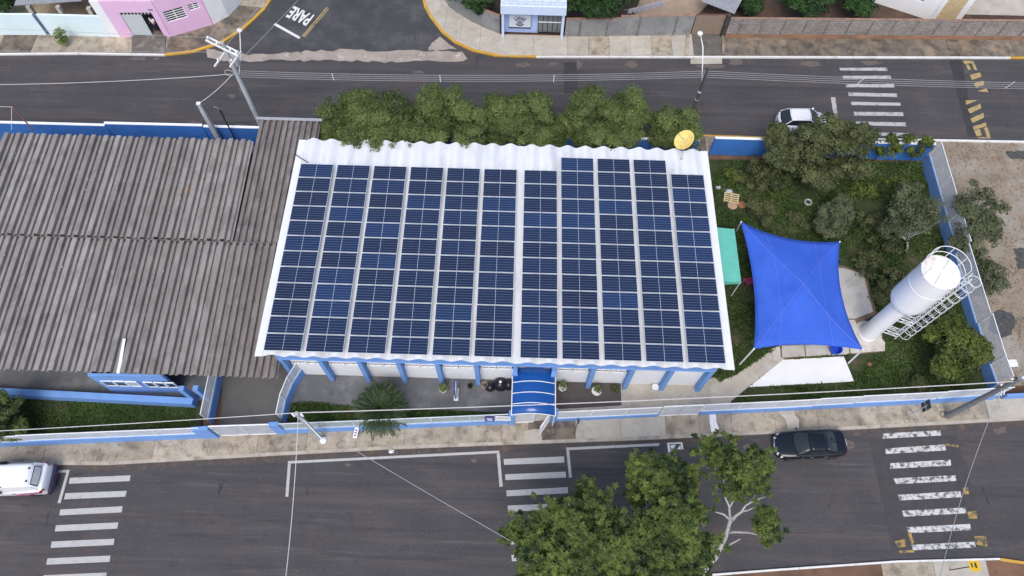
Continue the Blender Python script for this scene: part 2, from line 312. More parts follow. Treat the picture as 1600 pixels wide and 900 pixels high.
def interp(poly, x):
    for a, b in zip(poly, poly[1:]):
        if a[0] <= x <= b[0]: t = (x-a[0])/(b[0]-a[0]); return (x, a[1]+(b[1]-a[1])*t)
    a, b = (poly[0], poly[1]) if x < poly[0][0] else (poly[-2], poly[-1])
    return (x, a[1]+(b[1]-a[1])*(x-a[0])/(b[0]-a[0]))
def lerp(a, b, t): return tuple(a[i]+(b[i]-a[i])*t for i in range(len(a)))
def along(poly, n):
    """n+1 points spread evenly along a polyline"""
    d = [0]
    for a, b in zip(poly, poly[1:]): d.append(d[-1]+math.dist(a, b))
    out = []
    for k in range(n+1):
        s = d[-1]*k/n; i = max(j for j in range(len(d)-1) if d[j] <= s+1e-9); out.append(lerp(poly[i], poly[i+1], (s-d[i])/(d[i+1]-d[i])))
    return out
def text_mesh(body, origin, ex, ey, m, name, parent, lift=(0,0,0), depth=0., stretch=True):
    """built-in font outline mapped so that the word fills the parallelogram origin + ex + ey"""
    cu = bpy.data.curves.new(name, 'FONT'); cu.body = body; cu.offset = .03; cu.resolution_u = 3
    ob = bpy.data.objects.new(name, cu); COL.objects.link(ob); bpy.context.view_layer.update()
    me = bpy.data.meshes.new_from_object(ob.evaluated_get(bpy.context.evaluated_depsgraph_get())); bpy.data.objects.remove(ob)
    xs = [v.co.x for v in me.vertices]; ys = [v.co.y for v in me.vertices]; x0, x1, y0, y1 = min(xs), max(xs), min(ys), max(ys)
    o0 = Vector(origin)+Vector(lift)-(rootloc(parent) if parent else Vector()); ex = Vector(ex); ey = Vector(ey)
    for v in me.vertices: v.co = o0+ex*((v.co.x-x0)/(x1-x0))+ey*((v.co.y-y0)/(y1-y0))
    me.materials.clear(); me.materials.append(MATS[m]); o = bpy.data.objects.new(name, me); COL.objects.link(o); o.parent = parent; return o
# ---- foliage
def leaf_cloud(name, c, nrm, size, asp, tint, m, parent=None, kind=None, axis=None):
    """one lozenge-shaped face pair per leaf"""
    n = len(c); nrm = nrm/np.linalg.norm(nrm, axis=1)[:,None]
    r = RNG.normal(size=(n,3)) if axis is None else np.cross(axis, nrm)+1e-6; a = np.cross(nrm, r); a /= np.linalg.norm(a, axis=1)[:,None]; b = np.cross(nrm, a)
    s = size[:,None]; V = np.empty((n,4,3)); V[:,0] = c-a*s; V[:,1] = c+b*s*asp+nrm*s*.12; V[:,2] = c+a*s; V[:,3] = c-b*s*asp+nrm*s*.12
    me = bpy.data.meshes.new(name); me.vertices.add(4*n); me.loops.add(4*n); me.polygons.add(n)
    V = V.reshape(-1,3)
    if parent is not None: V = V-np.array(rootloc(parent))
    me.vertices.foreach_set('co', V.ravel()); me.loops.foreach_set('vertex_index', np.arange(4*n, dtype=np.int32))
    me.polygons.foreach_set('loop_start', np.arange(0, 4*n, 4, dtype=np.int32)); me.polygons.foreach_set('loop_total', np.full(n, 4, dtype=np.int32))
    at = me.attributes.new('tint', 'FLOAT', 'FACE'); at.data.foreach_set('value', np.clip(tint, 0, 1).astype(np.float32))
    me.update(); me.materials.append(MATS[m]); o = bpy.data.objects.new(name, me); COL.objects.link(o); o.parent = parent
    if kind: o['kind'] = kind
    return o
def crown(blobs, nclump, nleaf, lsize, crad, m, parent, asp=.5, flat=.6, shell=.75, rosette=False):
    """clumps of leaves spread through the outer part of several ellipsoids; returns clump centres"""
    lump = []; lt = []
    for b in blobs:                                           # every mass carries lobes of its own, some with younger leaves; the core is tinted darker as painted shade
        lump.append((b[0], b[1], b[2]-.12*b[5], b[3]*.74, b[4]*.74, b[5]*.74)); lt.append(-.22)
        for _ in range(8):
            d = RNG.normal(size=3); d[2] = abs(d[2])*.9-.15; d /= np.linalg.norm(d); f_ = RNG.uniform(.58,.9); s_ = RNG.uniform(.26,.5)
            lump.append((b[0]+d[0]*b[3]*f_, b[1]+d[1]*b[4]*f_, b[2]+d[2]*b[5]*f_, b[3]*s_, b[4]*s_, b[5]*s_*.8)); lt.append(RNG.uniform(-.2,.26))
    blobs = lump; lt = np.array(lt)
    vol = np.array([b[3]*b[4]*b[5] for b in blobs])**(2/3); pick = RNG.choice(len(blobs), nclump, p=vol/vol.sum()); B = np.array(blobs)[pick]
    d = RNG.normal(size=(nclump,3)); d /= np.linalg.norm(d, axis=1)[:,None]; low = d[:,2] < -.25; d[low,2] *= -.6
    rr = shell+(1-shell)*RNG.random(nclump)**.6; rr[RNG.random(nclump) < .2] *= .65
    cc = B[:,:3]+d*B[:,3:6]*rr[:,None]
    k = np.repeat(np.arange(nclump), nleaf); n = len(k); cr = crad*(.6+.8*RNG.random(nclump))
    g = RNG.normal(size=(n,3)); g /= np.linalg.norm(g, axis=1)[:,None]; g[:,2] = np.abs(g[:,2])*1.2-.35
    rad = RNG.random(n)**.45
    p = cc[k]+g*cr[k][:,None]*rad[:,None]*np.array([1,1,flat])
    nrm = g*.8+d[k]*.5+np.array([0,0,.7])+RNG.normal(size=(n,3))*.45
    tint = .06+.26*RNG.random(nclump)[k]+.34*RNG.random(n)*rad+.22*np.clip(g[:,2],0,1)+lt[pick][k]  # clump tops tinted lighter, painting light from above into the leaf colour
    axis = None
    if rosette:                                               # leaves radiate from each twig end
        sub = RNG.integers(0, 4, n); off = RNG.normal(size=(nclump,4,3))*crad*.75*np.array([1,1,.45]); ang = RNG.random(n)*2*np.pi; el = RNG.normal(size=n)*.35+.25
        axis = np.column_stack([np.cos(ang)*np.cos(el), np.sin(ang)*np.cos(el), np.sin(el)]); ctr = cc[k]+off[k,sub]
        p = ctr+axis*(lsize*(.75+.5*RNG.random(n)))[:,None]; nrm = np.array([0,0,1.])+RNG.normal(size=(n,3))*.25
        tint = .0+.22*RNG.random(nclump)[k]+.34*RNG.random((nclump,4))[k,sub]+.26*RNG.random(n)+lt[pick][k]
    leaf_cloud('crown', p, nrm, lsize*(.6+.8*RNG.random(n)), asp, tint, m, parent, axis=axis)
    return cc
def limbs(parent, base, fork, tips, r0, m, wob=.15, extra=()):
    b = MB(); base = Vector(base); fork = Vector(fork)
    mid = base.lerp(fork, .5)+Vector((random.uniform(-wob,wob), random.uniform(-wob,wob), 0))
    b.tube([base-Vector((0,0,.2)), base+Vector((0,0,.05)), mid, fork], [r0*1.35, r0*1.15, r0*.95, r0*.8], 9)
    for t in tips:
        t = Vector(t); a = fork.lerp(base, random.random()*.25); L_ = (t-a).length
        q = a.lerp(t, .5)+Vector((random.uniform(-1,1), random.uniform(-1,1), .4))*L_*.12
        b.tube([a, a.lerp(q, .5)+Vector((0,0,.05)), q, t], [r0*.55, r0*.45, r0*.3, r0*.1], 6)
    for path, rr in extra: b.tube(path, rr, 6)
    b.build('trunk', m, parent, smooth=True)
def tree(name, label, base, blobs, nclump, nleaf, lsize, crad, lm, bm, r0=.12, fork=.45, group=None, asp=.5, cat='tree', ntips=10, flat=.6, extra=(), shell=.75, rosette=False):
    t = thing(name, label, cat, (base[0], base[1], base[2] if len(base) > 2 else 0), group=group); bs = Vector((base[0], base[1], base[2] if len(base) > 2 else 0))
    cc = crown(blobs, nclump, nleaf, lsize, crad, lm, t, asp, flat, shell, rosette)
    cen = np.mean([b[:3] for b in blobs], axis=0); fk = bs.lerp(Vector(cen), fork)
    limbs(t, bs, fk, [tuple(c) for c in cc[RNG.choice(len(cc), min(ntips, len(cc)), replace=False)]], r0, bm, extra=extra); return t
def inside(pts, poly):
    x, y = pts[:,0], pts[:,1]; r = np.zeros(len(pts), bool); n = len(poly)
    for i in range(n):
        (x0,y0), (x1,y1) = poly[i], poly[(i+1)%n]
        if y0 == y1: continue
        r ^= ((y0 > y) != (y1 > y)) & (x < (x1-x0)*(y-y0)/(y1-y0)+x0)
    return r
def grass(name, label, polys, n, z, m='blade', size=.12, holes=(), cat='grass', patch=None):
    P = np.array([p for q in polys for p in q]); lo = P.min(0); hi = P.max(0); pts = lo+(hi-lo)*RNG.random((n*3,2)); ok = np.zeros(len(pts), bool)
    for q in polys: ok |= inside(pts, q)
    for q in holes: ok &= ~inside(pts, q)
    den = (np.sin(pts[:,0]*1.3+np.sin(pts[:,1]*.9)*2)+np.sin(pts[:,1]*1.7+np.cos(pts[:,0]*.6)*2))*.3+.55
    ok &= RNG.random(len(pts)) < den; pts = pts[ok][:n]; k = len(pts)
    s = size*(.5+RNG.random(k)); c = np.column_stack([pts, z+s*.55*RNG.random(k)]); nr = RNG.normal(size=(k,3))*.6+np.array([0,0,.55])
    cl = .5+.3*np.sin(pts[:,0]*.7+np.cos(pts[:,1]*.5)*1.7)*np.cos(pts[:,1]*.9+np.sin(pts[:,0]*.4))+.2*np.sin(pts[:,0]*2.3+np.cos(pts[:,1]*1.9)*2)
    o = leaf_cloud(name, c, nr, s, .28, -.05+.35*RNG.random(k)+.65*cl, m, None, 'stuff'); return prop(o, label, cat)

# ================================================================== SETTING
g = MB().grid([[(x, y, -.12) for y in (-300, 400)] for x in (-350, 350)]).build('ground', 'earth', kind='structure')
g.data.flip_normals()
# kerb lines (metres)
NF_W = [(-90, 40.6), (-42.78, 42.13), (-36.54, 42.43), (-29.28, 42.55), (-27.14, 42.94), (-24.97, 43.97), (-23.41, 45.6), (-22.57, 46.95), (-21.95, 48.08), (-21.59, 49.23), (-19.2,54.5), (-12, 75)]
NF_E = [(-2, 75), (-8.4, 54), (-8.63, 49.72), (-8.39, 48.82), (-7.87, 47.72), (-6.7, 45.93), (-5.55, 44.83), (-4.01, 43.97), (-2.02, 43.48), (1.32, 43.46), (20.61, 44.13), (40.9, 44.8), (90, 46.9)]
NN = [(-90, 35.3), (-40.42, 35.06), (4.53, 36.01), (19.57, 35.97), (32.65, 36.18), (39.69, 36.27), (90, 37.1)]
SN = [(-90, 5.2), (-31.71, 8.96), (-24.96, 9.16), (-15.9, 9.94), (-7.91, 10.62), (0.17, 11.18), (8.34, 11.71), (18.67, 12.51), (33.4, 13.75), (90, 18.2)]
SS = [(-90, -3.6), (-20, .6), (15.56, 4.18), (23.29, 4.89), (29.49, 5.21), (30.97, 5.04), (60, 5.6), (90, 6.4)]
north_road = struct('north_road', 'asphalt', NN+[(90,46.9)]+NF_E[3:][::-1]+NF_W[:9][::-1], -.11, 0)
side_road = struct('side_road', 'asphalt_side', NF_W[6:]+NF_E[:6]+[(-8.15, 43.75), (-20.36, 43.58)], -.10, .004)
south_road = struct('south_road', 'asphalt', SS+SN[::-1], -.11, 0)
def bend(poly, d):
    """polyline moved sideways by d"""
    out = []
    for i, p in enumerate(poly):
        a = Vector(poly[max(i-1,0)]); b = Vector(poly[min(i+1,len(poly)-1)]); t = (b-a).normalized(); out.append((p[0]-t.y*d, p[1]+t.x*d))
    return out
def kerb(name, m, poly, side, w=.17, z=.13):
    o = MB()
    q = bend(poly, side*w)
    for i in range(len(poly)-1): o.prism([poly[i], poly[i+1], q[i+1], q[i]], -.1, z+.004)
    return prop(o.build(name, m), kind='structure')
kerb('kerb_white_west', 'kerb_white', NF_W[:4], 1)
kerb('kerb_yellow_corner_west', 'kerb_yellow', NF_W[3:], 1, .24)
kerb('kerb_yellow_corner_east', 'kerb_yellow', NF_E[:10], 1, .24)
kerb('kerb_white_east', 'kerb_white', NF_E[9:12], 1)
kerb('kerb_yellow_end', 'kerb_yellow', NF_E[11:], 1)
kerb('kerb_school_rear', 'kerb_yellow', NN[:4], -1, .12)
kerb('kerb_lot', 'kerb_white', NN[3:], -1, .16)
kerb('kerb_school_front', 'kerb_concrete', SN, 1, .2)
kerb('kerb_far_white', 'kerb_white', SS[:5], -1, .12)
kerb('kerb_far_yellow', 'kerb_yellow', SS[4:], -1, .17)
# ---- pavements made of cast slabs with open joints
def pavement(name, inner, outer, n, mats, z=.13, gap=.018, pave_under='joint_dark'):
    A = along(inner, n*4); B = along(outer, n*4)
    p = MB()
    for i in range(0, n*4): p.prism([A[i], A[i+1], B[i+1], B[i]], -.1, z-.03)
    par = prop(p.build(name, pave_under), kind='structure')
    for k in range(n):
        ia = A[k*4:k*4+5]; ib = B[k*4:k*4+5]; g1 = gap/max(.2, math.dist(A[k*4], A[k*4+1])); ia[0] = lerp(ia[0], ia[1], g1); ib[0] = lerp(ib[0], ib[1], g1)
        MB().prism(ia+ib[::-1], z-.06, z+random.uniform(-.006, .006)).build('paving_slab', random.choice(mats), par)
    return par
FENCE = [(-39.96, 9.56), (-32.1, 10.13), (-28.14, 10.43), (-18.56, 11.12), (-14.67, 11.49), (-9.68, 11.84), (0.14, 12.57), (2.61, 12.79), (9.71, 13.34), (12.17, 13.52), (16.78, 13.87), (22.07, 14.31), (27.38, 14.73), (31.47, 15.12), (33.84, 15.31), (42.51, 16.01)]
sec = lambda poly, x0, x1: [interp(poly, x0)]+[p for p in poly if x0 < p[0] < x1]+[interp(poly, x1)]
SK = bend(SN, .2)
for x0, x1, n, mm in ((-46,-19,8,['pave']), (-19,-.5,6,['pave']), (-.5,2.9,2,['pave_dark','pave']), (2.9,4.2,1,['pave_dark']), (4.2,10,2,['pave_pale']), (10,14.3,2,['pave']), (14.3,31.1,6,['pave','pave']), (31.1,46,4,['pave_pale'])):
    pavement('pavement_school_front', sec(SK, x0, x1), sec(FENCE, x0, x1), n, mm)
WF_W = [(-90, 43.8), (-43.5, 44.28), (-33.53, 44.47), (-29.24, 44.67), (-26.06, 46.16), (-24.95, 47.15), (-24.37, 48.37), (-23.4,52), (-16, 75)]
KW = bend(NF_W, .22); KE = bend(NF_E, .22)
pavement('pavement_corner_west', [KW[0], KW[1], KW[2], KW[3]], [WF_W[0], WF_W[1], (-38.18, 44.41), WF_W[3]], 22, ['pave_dark','pave','pave_dark'])
pavement('pavement_corner_west', KW[3:9], [WF_W[3], WF_W[4], WF_W[5], WF_W[6]], 6, ['pave_dark'])
pavement('pavement_corner_west', KW[8:], [WF_W[6], WF_W[7], WF_W[8]], 6, ['pave'])
WF_E = [(3, 75), (-4.6, 54), (-6.8, 49.79), (-6.36, 49.05), (-5.66, 48.32), (-4.17, 47.19), (-2.94, 46.51), (-1.73, 45.9)]
pavement('pavement_corner_east', KE[:6], WF_E[:4], 6, ['pave_pale','pave'])
pavement('pavement_corner_east', KE[5:9]+[(-1.65, 43.49)], WF_E[3:], 3, ['pave_pale'])
FAR_E = [(-1.73, 45.87), (3.62, 45.92), (14.4, 46.5), (17.1, 46.38), (27.95, 46.57), (42.68, 46.97), (90, 48.9)]
for x0, x1, n, mm in ((-1.8,3.9,2,['pave_pale']), (3.9,14.4,6,['pave','pave_pale']), (16.9,44,10,['pave_dark']), (44,80,8,['pave_dark'])):
    pavement('pavement_shop_side', sec(KE[9:], x0, x1), sec(FAR_E, x0, x1), n, mm)
# gate ramp with low cheek walls
rp = struct('gate_ramp', 'ramp_concrete', [(14.22, 44.14), (16.78, 44.24), (17.02, 46.67), (14.31, 46.64)], -.1, .12)
MB().prism([(13.63, 44.12), (13.95, 44.13), (14.24, 46.49), (13.97, 46.48)], -.1, .26).build('ramp_cheek', 'pave', rp)
MB().prism([(16.74, 44.38), (16.96, 44.38), (17.12, 46.53), (16.95, 46.52)], -.1, .26).build('ramp_cheek', 'pave', rp)
struct('gate_apron', 'pave_pale', [(14.15, 43.93), (16.76, 44.03), (16.7, 43.4), (14.09, 43.3)], -.05, .05)
SSK = bend(SS, -.13)
struct('pavement_far_earth', 'earth', sec(SSK, -40, 22.3)+[(22.3,-8), (-40,-8)], -.1, .1)
pv = struct('pavement_far', 'joint_dark', sec(SSK, 22.3, 28.6)+[(28.9,-8), (22.3,-8)], -.1, .1)
for a, b in ((22.3,25.4), (25.42,28.6)): MB().prism(sec(SSK, a, b)+[(b,-8), (a,-8)], .05, .13).build('paving_slab', 'pave_pale' if a > 24 else 'pave', pv)
struct('pavement_far_verge', 'earth', sec(SSK, 28.6, 60)+[(60,-8), (28.9,-8)], -.1, .11)
struct('school_rear_verge', 'pave_dark', sec(bend(NN, -.12), -60, 14.6)+[(14.6,34.3), (-60,34.0)], -.1, .11)
struct('school_rear_strip', 'pave', sec(bend(NN, -.12), 14.6, 31.2)+[(31.2,34.3), (14.6,34.3)], -.1, .10)
def ragged(poly, step=.45, amp=.13):
    out = []
    for a, b in zip(poly, poly[1:]+poly[:1]):
        n = max(1, int(math.dist(a,b)/step))
        for k in range(n): q = lerp(a, b, k/n); out.append((q[0]+random.uniform(-amp,amp), q[1]+random.uniform(-amp,amp)))
    return out
struct('concrete_gutter', 'gutter_concrete', ragged([(-26.07, 43.37), (-24.46, 43.29), (-22.11, 42.95), (-20.82, 43.14), (-19.51, 43.26), (-17.7, 43.54), (-15.59, 43.68), (-14.28, 43.87), (-12.14, 43.74), (-9.23, 43.99), (-6.03, 43.96), (-4.86, 44.01), (-4.39, 43.19), (-4.8, 42.82), (-9.13, 42.8), (-11.22, 42.59), (-14.39, 42.61), (-16.51, 42.67), (-17.81, 42.49), (-19.68, 42.63), (-21.73, 42.28), (-24.37, 42.32), (-25.74, 42.54)]), -.03, .012)
struct('gutter_apron', 'gutter_concrete', ragged([(-7.74, 43.97), (-7.38, 44.9), (-6.78, 45.5), (-6.1, 44.95), (-5.3, 44.2)], .3, .1), -.03, .014)
def decal(name, m, pix, parent, z=.006, t=.004):
    return MB().prism(pix, z-t, z).build(name, m, parent)
decal('asphalt_patch', 'asphalt_patch', [(3.61, 43.13), (4.66, 43.17), (4.73, 39.86), (3.59, 39.75)], north_road)
decal('asphalt_patch', 'asphalt_patch', [(35.75, 44.51), (36.83, 44.55), (35.96, 36.61), (35.4, 36.59)], north_road)
for i, DUST in enumerate([[(5.09, 42.91), (5.09, 42.7), (5.03, 42.67), (4.77, 42.36), (4.63, 42.55), (4.31, 42.54), (4.19, 42.69), (4.2, 42.88), (4.26, 43.12), (4.42, 43.29), (4.6, 43.18), (4.84, 43.36), (4.97, 43.12), (5.25, 43.1)],
  [(9.7, 43.08), (9.64, 42.89), (9.41, 42.75), (9.24, 42.63), (9.02, 42.82), (8.94, 42.84), (8.59, 42.9), (8.65, 43.04), (8.74, 43.17), (8.91, 43.32), (9.07, 43.47), (9.29, 43.49), (9.55, 43.42), (9.64, 43.18)],
  [(0.87, 42.75), (0.82, 42.63), (0.55, 42.58), (0.29, 42.45), (0.01, 42.54), (-0.34, 42.42), (-0.25, 42.57), (-0.43, 42.71), (-0.33, 42.86), (-0.35, 42.85), (-0.03, 42.9), (0.27, 42.97), (0.59, 43.04), (0.65, 42.91)],
  [(3.09, 42.9), (3.13, 42.86), (2.94, 42.78), (2.85, 42.78), (2.7, 42.68), (2.55, 42.71), (2.32, 42.81), (2.39, 42.88), (2.38, 42.95), (2.51, 43.02), (2.65, 43.05), (2.84, 43.08), (2.95, 43.01), (3.22, 42.99)],
  [(18.51, 43.67), (18.37, 43.49), (18.09, 43.33), (18.01, 43.4), (17.71, 43.28), (17.44, 43.36), (17.25, 43.43), (17.51, 43.64), (17.31, 43.86), (17.62, 43.93), (17.78, 43.97), (18.04, 43.98), (18.26, 43.99), (18.37, 43.82)],
  [(16.94, 43.13), (16.67, 42.98), (16.25, 42.93), (15.97, 42.88), (15.52, 42.83), (14.98, 42.91), (14.91, 42.96), (14.44, 43.04), (14.56, 43.14), (15.18, 43.31), (15.45, 43.34), (15.91, 43.29), (16.38, 43.28), (16.86, 43.28)],
  [(-30.92, 42.22), (-30.65, 42.14), (-30.89, 42.1), (-31.31, 42.06), (-31.62, 42.06), (-31.82, 42.06), (-32.05, 42.11), (-32.4, 42.16), (-31.89, 42.28), (-32.08, 42.35), (-31.67, 42.4), (-31.29, 42.33), (-30.98, 42.38), (-30.76, 42.3)],
  [(-29.65, 42.26), (-29.68, 42.23), (-29.68, 42.19), (-29.8, 42.19), (-29.95, 42.13), (-30.11, 42.14), (-30.23, 42.19), (-30.08, 42.25), (-30.1, 42.29), (-30.12, 42.34), (-29.99, 42.4), (-29.84, 42.35), (-29.77, 42.37), (-29.65, 42.32)],
  [(-22.72, 38.62), (-22.69, 38.48), (-22.81, 38.37), (-22.86, 38.3), (-23.08, 38.44), (-23.19, 38.34), (-23.19, 38.51), (-23.29, 38.6), (-23.31, 38.71), (-23.29, 38.73), (-23.1, 38.79), (-23.0, 38.78), (-22.79, 38.88), (-22.83, 38.73)],
  [(-21.9, 39.3), (-21.9, 39.15), (-21.93, 39.08), (-22.11, 39.03), (-22.22, 38.97), (-22.44, 39.06), (-22.43, 39.18), (-22.55, 39.28), (-22.65, 39.4), (-22.55, 39.55), (-22.35, 39.57), (-22.2, 39.65), (-22.06, 39.58), (-21.92, 39.42)],
  [(-24.67, 35.8), (-24.92, 35.69), (-24.9, 35.54), (-25.09, 35.57), (-25.45, 35.47), (-25.62, 35.58), (-25.71, 35.63), (-26.05, 35.75), (-26.06, 35.88), (-25.84, 35.97), (-25.48, 36.04), (-25.28, 35.96), (-24.88, 35.93), (-24.94, 35.87)],
  [(-21.29, 35.73), (-21.55, 35.64), (-21.59, 35.57), (-21.67, 35.54), (-21.89, 35.55), (-22.09, 35.63), (-22.22, 35.63), (-22.26, 35.7), (-22.24, 35.79), (-21.98, 35.81), (-21.93, 35.89), (-21.75, 35.83), (-21.62, 35.85), (-21.38, 35.79)],
  [(-7.79, 41.62), (-7.83, 41.55), (-8.01, 41.48), (-8.07, 41.46), (-8.36, 41.48), (-8.58, 41.44), (-8.74, 41.51), (-8.73, 41.59), (-8.83, 41.64), (-8.47, 41.74), (-8.4, 41.76), (-8.15, 41.79), (-8.0, 41.71), (-7.89, 41.69)],
  [(24.81, 43.69), (24.94, 43.54), (24.45, 43.43), (24.14, 43.33), (23.74, 43.43), (23.52, 43.51), (23.15, 43.52), (23.29, 43.64), (23.29, 43.78), (23.61, 43.95), (23.83, 43.95), (24.25, 44.01), (24.76, 43.92), (24.85, 43.83)],
  [(30.18, 44.03), (29.97, 43.89), (29.59, 43.87), (29.2, 43.74), (28.83, 43.69), (28.39, 43.83), (28.49, 43.89), (28.44, 43.97), (28.14, 44.08), (28.7, 44.2), (28.97, 44.19), (29.35, 44.15), (29.5, 44.22), (29.76, 44.1)]]):
    decal('dust_patch', 'dust', DUST, north_road, .005+.0004*(i % 4))
for x0, x1 in ((-46,-27),(-26,-12),(-11.5,1.5),(3,16),(22,33)):
    e = sec(SN, x0, x1); decal('gutter_dirt', 'gutter_dirt', e+[(q[0], q[1]-.38-.1*math.sin(i*2.3)) for i, q in enumerate(along(e, 14))][::-1], south_road, .007)
for q in ([(21.27, 11.84), (21.65, 12.14), (22.04, 12.03), (22.05, 11.66), (21.54, 11.52)], [(14.85, 11.49), (15.2, 11.7), (15.41, 11.42), (15.05, 11.09)], [(31.22, 13.05), (31.78, 13.57), (32.15, 13.41), (31.93, 12.9), (31.47, 12.72)], [(-2.42, 10.13), (-2.14, 10.26), (-2.01, 10.06), (-2.29, 9.98)], [(-10.3, 9.66), (-9.99, 9.71), (-9.89, 9.56), (-10.2, 9.51)]): decal('dust_patch', 'dust', ragged(q, .2, .05), south_road, .0052)
cpz = prop(MB().prism(ragged([(12.92, 13.56), (13.3, 13.62), (13.29, 13.02), (13.41, 12.61), (13.21, 12.23), (12.89, 12.34)], .3, .04), .12, .142).build('cement_spill', 'white_slab'), kind='structure')
prop(MB().prism(ragged([(17.32, 13.87), (18.47, 14.03), (18.41, 13.6), (18.67, 13.35), (18.61, 12.68), (17.94, 12.61), (17.79, 13.33)], .3, .04), .12, .142).build('cement_spill', 'pave_pale'), kind='structure')
prop(MB().prism(ragged([(0.97, 12.07), (2.04, 12.23), (2.04, 11.32), (0.95, 11.25)], .3, .03), .12, .142).build('cement_spill', 'pave_pale'), kind='structure')
decal('hump_strip', 'hump_asphalt', [(23.06, 12.22), (28.73, 12.64), (29.07, 5.82), (23.2, 5.4)], south_road, .004)
# ---- painted markings, each bar a sheet of its own
def quads(name, m, parent, lst, z=.010):
    for k, q in enumerate(lst): MB().prism(q, z-.004, z).build(name, m, parent)
quads('zebra_bar', 'paint_fresh', south_road, [[(-27.15, 8.32), (-23.45, 8.58), (-23.42, 8.23), (-27.11, 7.96)], [(-27.15, 7.39), (-23.45, 7.64), (-23.44, 7.29), (-27.14, 7.02)], [(-27.17, 6.42), (-23.46, 6.72), (-23.43, 6.36), (-27.14, 6.07)], [(-27.17, 5.5), (-23.47, 5.77), (-23.45, 5.41), (-27.13, 5.14)], [(-27.15, 4.57), (-23.46, 4.83), (-23.42, 4.48), (-27.1, 4.21)], [(-27.11, 3.62), (-23.45, 3.88), (-23.41, 3.53), (-27.07, 3.27)], [(-27.06, 2.69), (-23.42, 2.94), (-23.38, 2.59), (-27.02, 2.35)], [(-27.02, 1.78), (-23.39, 2.01), (-23.36, 1.67), (-26.99, 1.44)]])
quads('zebra_bar', 'paint_fresh', south_road, [[(-0.33, 10.26), (3.48, 10.54), (3.5, 10.15), (-0.29, 9.9)], [(-0.21, 9.31), (3.58, 9.59), (3.61, 9.22), (-0.17, 8.96)], [(-0.1, 8.33), (3.7, 8.64), (3.72, 8.27), (-0.06, 7.98)], [(0.01, 7.42), (3.81, 7.7), (3.83, 7.34), (0.05, 7.05)], [(0.11, 6.48), (3.92, 6.78), (3.94, 6.4), (0.15, 6.11)], [(0.21, 5.52), (4.03, 5.81), (4.04, 5.45), (0.26, 5.16)], [(0.31, 4.58), (4.13, 4.87), (4.15, 4.51), (0.36, 4.22)]])
quads('zebra_bar', 'paint_worn', south_road, [[(24.05, 12.61), (27.78, 12.93), (27.74, 12.59), (23.93, 12.27)], [(24.0, 11.64), (27.87, 12.02), (27.84, 11.63), (23.93, 11.29)], [(24.12, 10.71), (27.99, 11.05), (27.94, 10.67), (24.02, 10.36)], [(24.11, 9.76), (28.08, 10.08), (28.04, 9.72), (24.21, 9.41)], [(24.18, 8.76), (28.15, 9.1), (28.12, 8.73), (24.23, 8.42)], [(24.25, 7.81), (28.21, 8.11), (28.19, 7.77), (24.28, 7.45)], [(24.32, 6.84), (28.26, 7.14), (28.23, 6.78), (24.39, 6.49)], [(24.4, 5.82), (28.31, 6.12), (28.27, 5.78), (24.45, 5.51)]])
quads('zebra_bar', 'paint_north', north_road, [[(26.39, 43.32), (30.37, 43.5), (30.36, 43.15), (26.44, 43.06)], [(26.51, 42.47), (30.49, 42.65), (30.49, 42.26), (26.53, 42.18)], [(26.62, 41.59), (30.6, 41.79), (30.56, 41.4), (26.61, 41.29)], [(26.67, 40.73), (30.63, 40.77), (30.6, 40.42), (26.67, 40.38)], [(26.73, 39.79), (30.71, 39.82), (30.69, 39.52), (26.74, 39.45)], [(26.77, 38.77), (30.73, 38.86), (30.7, 38.49), (26.77, 38.4)], [(26.76, 37.79), (30.73, 37.84), (30.71, 37.46), (26.75, 37.43)], [(26.73, 36.75), (30.72, 36.8), (30.69, 36.47), (26.75, 36.46)]])
quads('bay_line', 'paint_fresh', south_road, [
  [(-28.44, 8.74), (-27.31, 8.81), (-27.3, 8.65), (-28.39, 8.58)], [(-27.46, 8.64), (-27.3, 8.65), (-27.27, 6.8), (-27.46, 6.79)],
  [(-13.85, 9.74), (-0.61, 10.79), (-0.62, 10.63), (-13.83, 9.58)], [(-13.83, 9.56), (-13.65, 9.58), (-13.48, 7.57), (-13.66, 7.57)], [(-0.78, 10.6), (-0.59, 10.62), (-0.33, 8.57), (-0.53, 8.53)],
  [(3.61, 11.1), (9.56, 11.56), (9.55, 11.39), (3.63, 10.94)], [(3.63, 10.92), (3.81, 10.93), (3.96, 9.24), (3.78, 9.22)]], .012)
quads('box_mark', 'paint_white', south_road, [[(10.07, 11.6), (11.03, 11.66), (11.03, 11.58), (10.06, 11.51)], [(10.06, 11.5), (10.2, 11.5), (10.25, 11.03), (10.09, 10.98)], [(10.94, 11.57), (11.05, 11.57), (11.06, 11.21), (10.96, 11.21)], [(10.24, 11.44), (10.61, 11.51), (10.34, 11.03)], [(10.67, 11.2), (10.9, 11.5), (10.92, 11.21)]], .012)
quads('stop_line', 'paint_north', north_road, [[(25.18, 40.19), (25.54, 40.21), (25.35, 37.24), (25.07, 37.35)]])
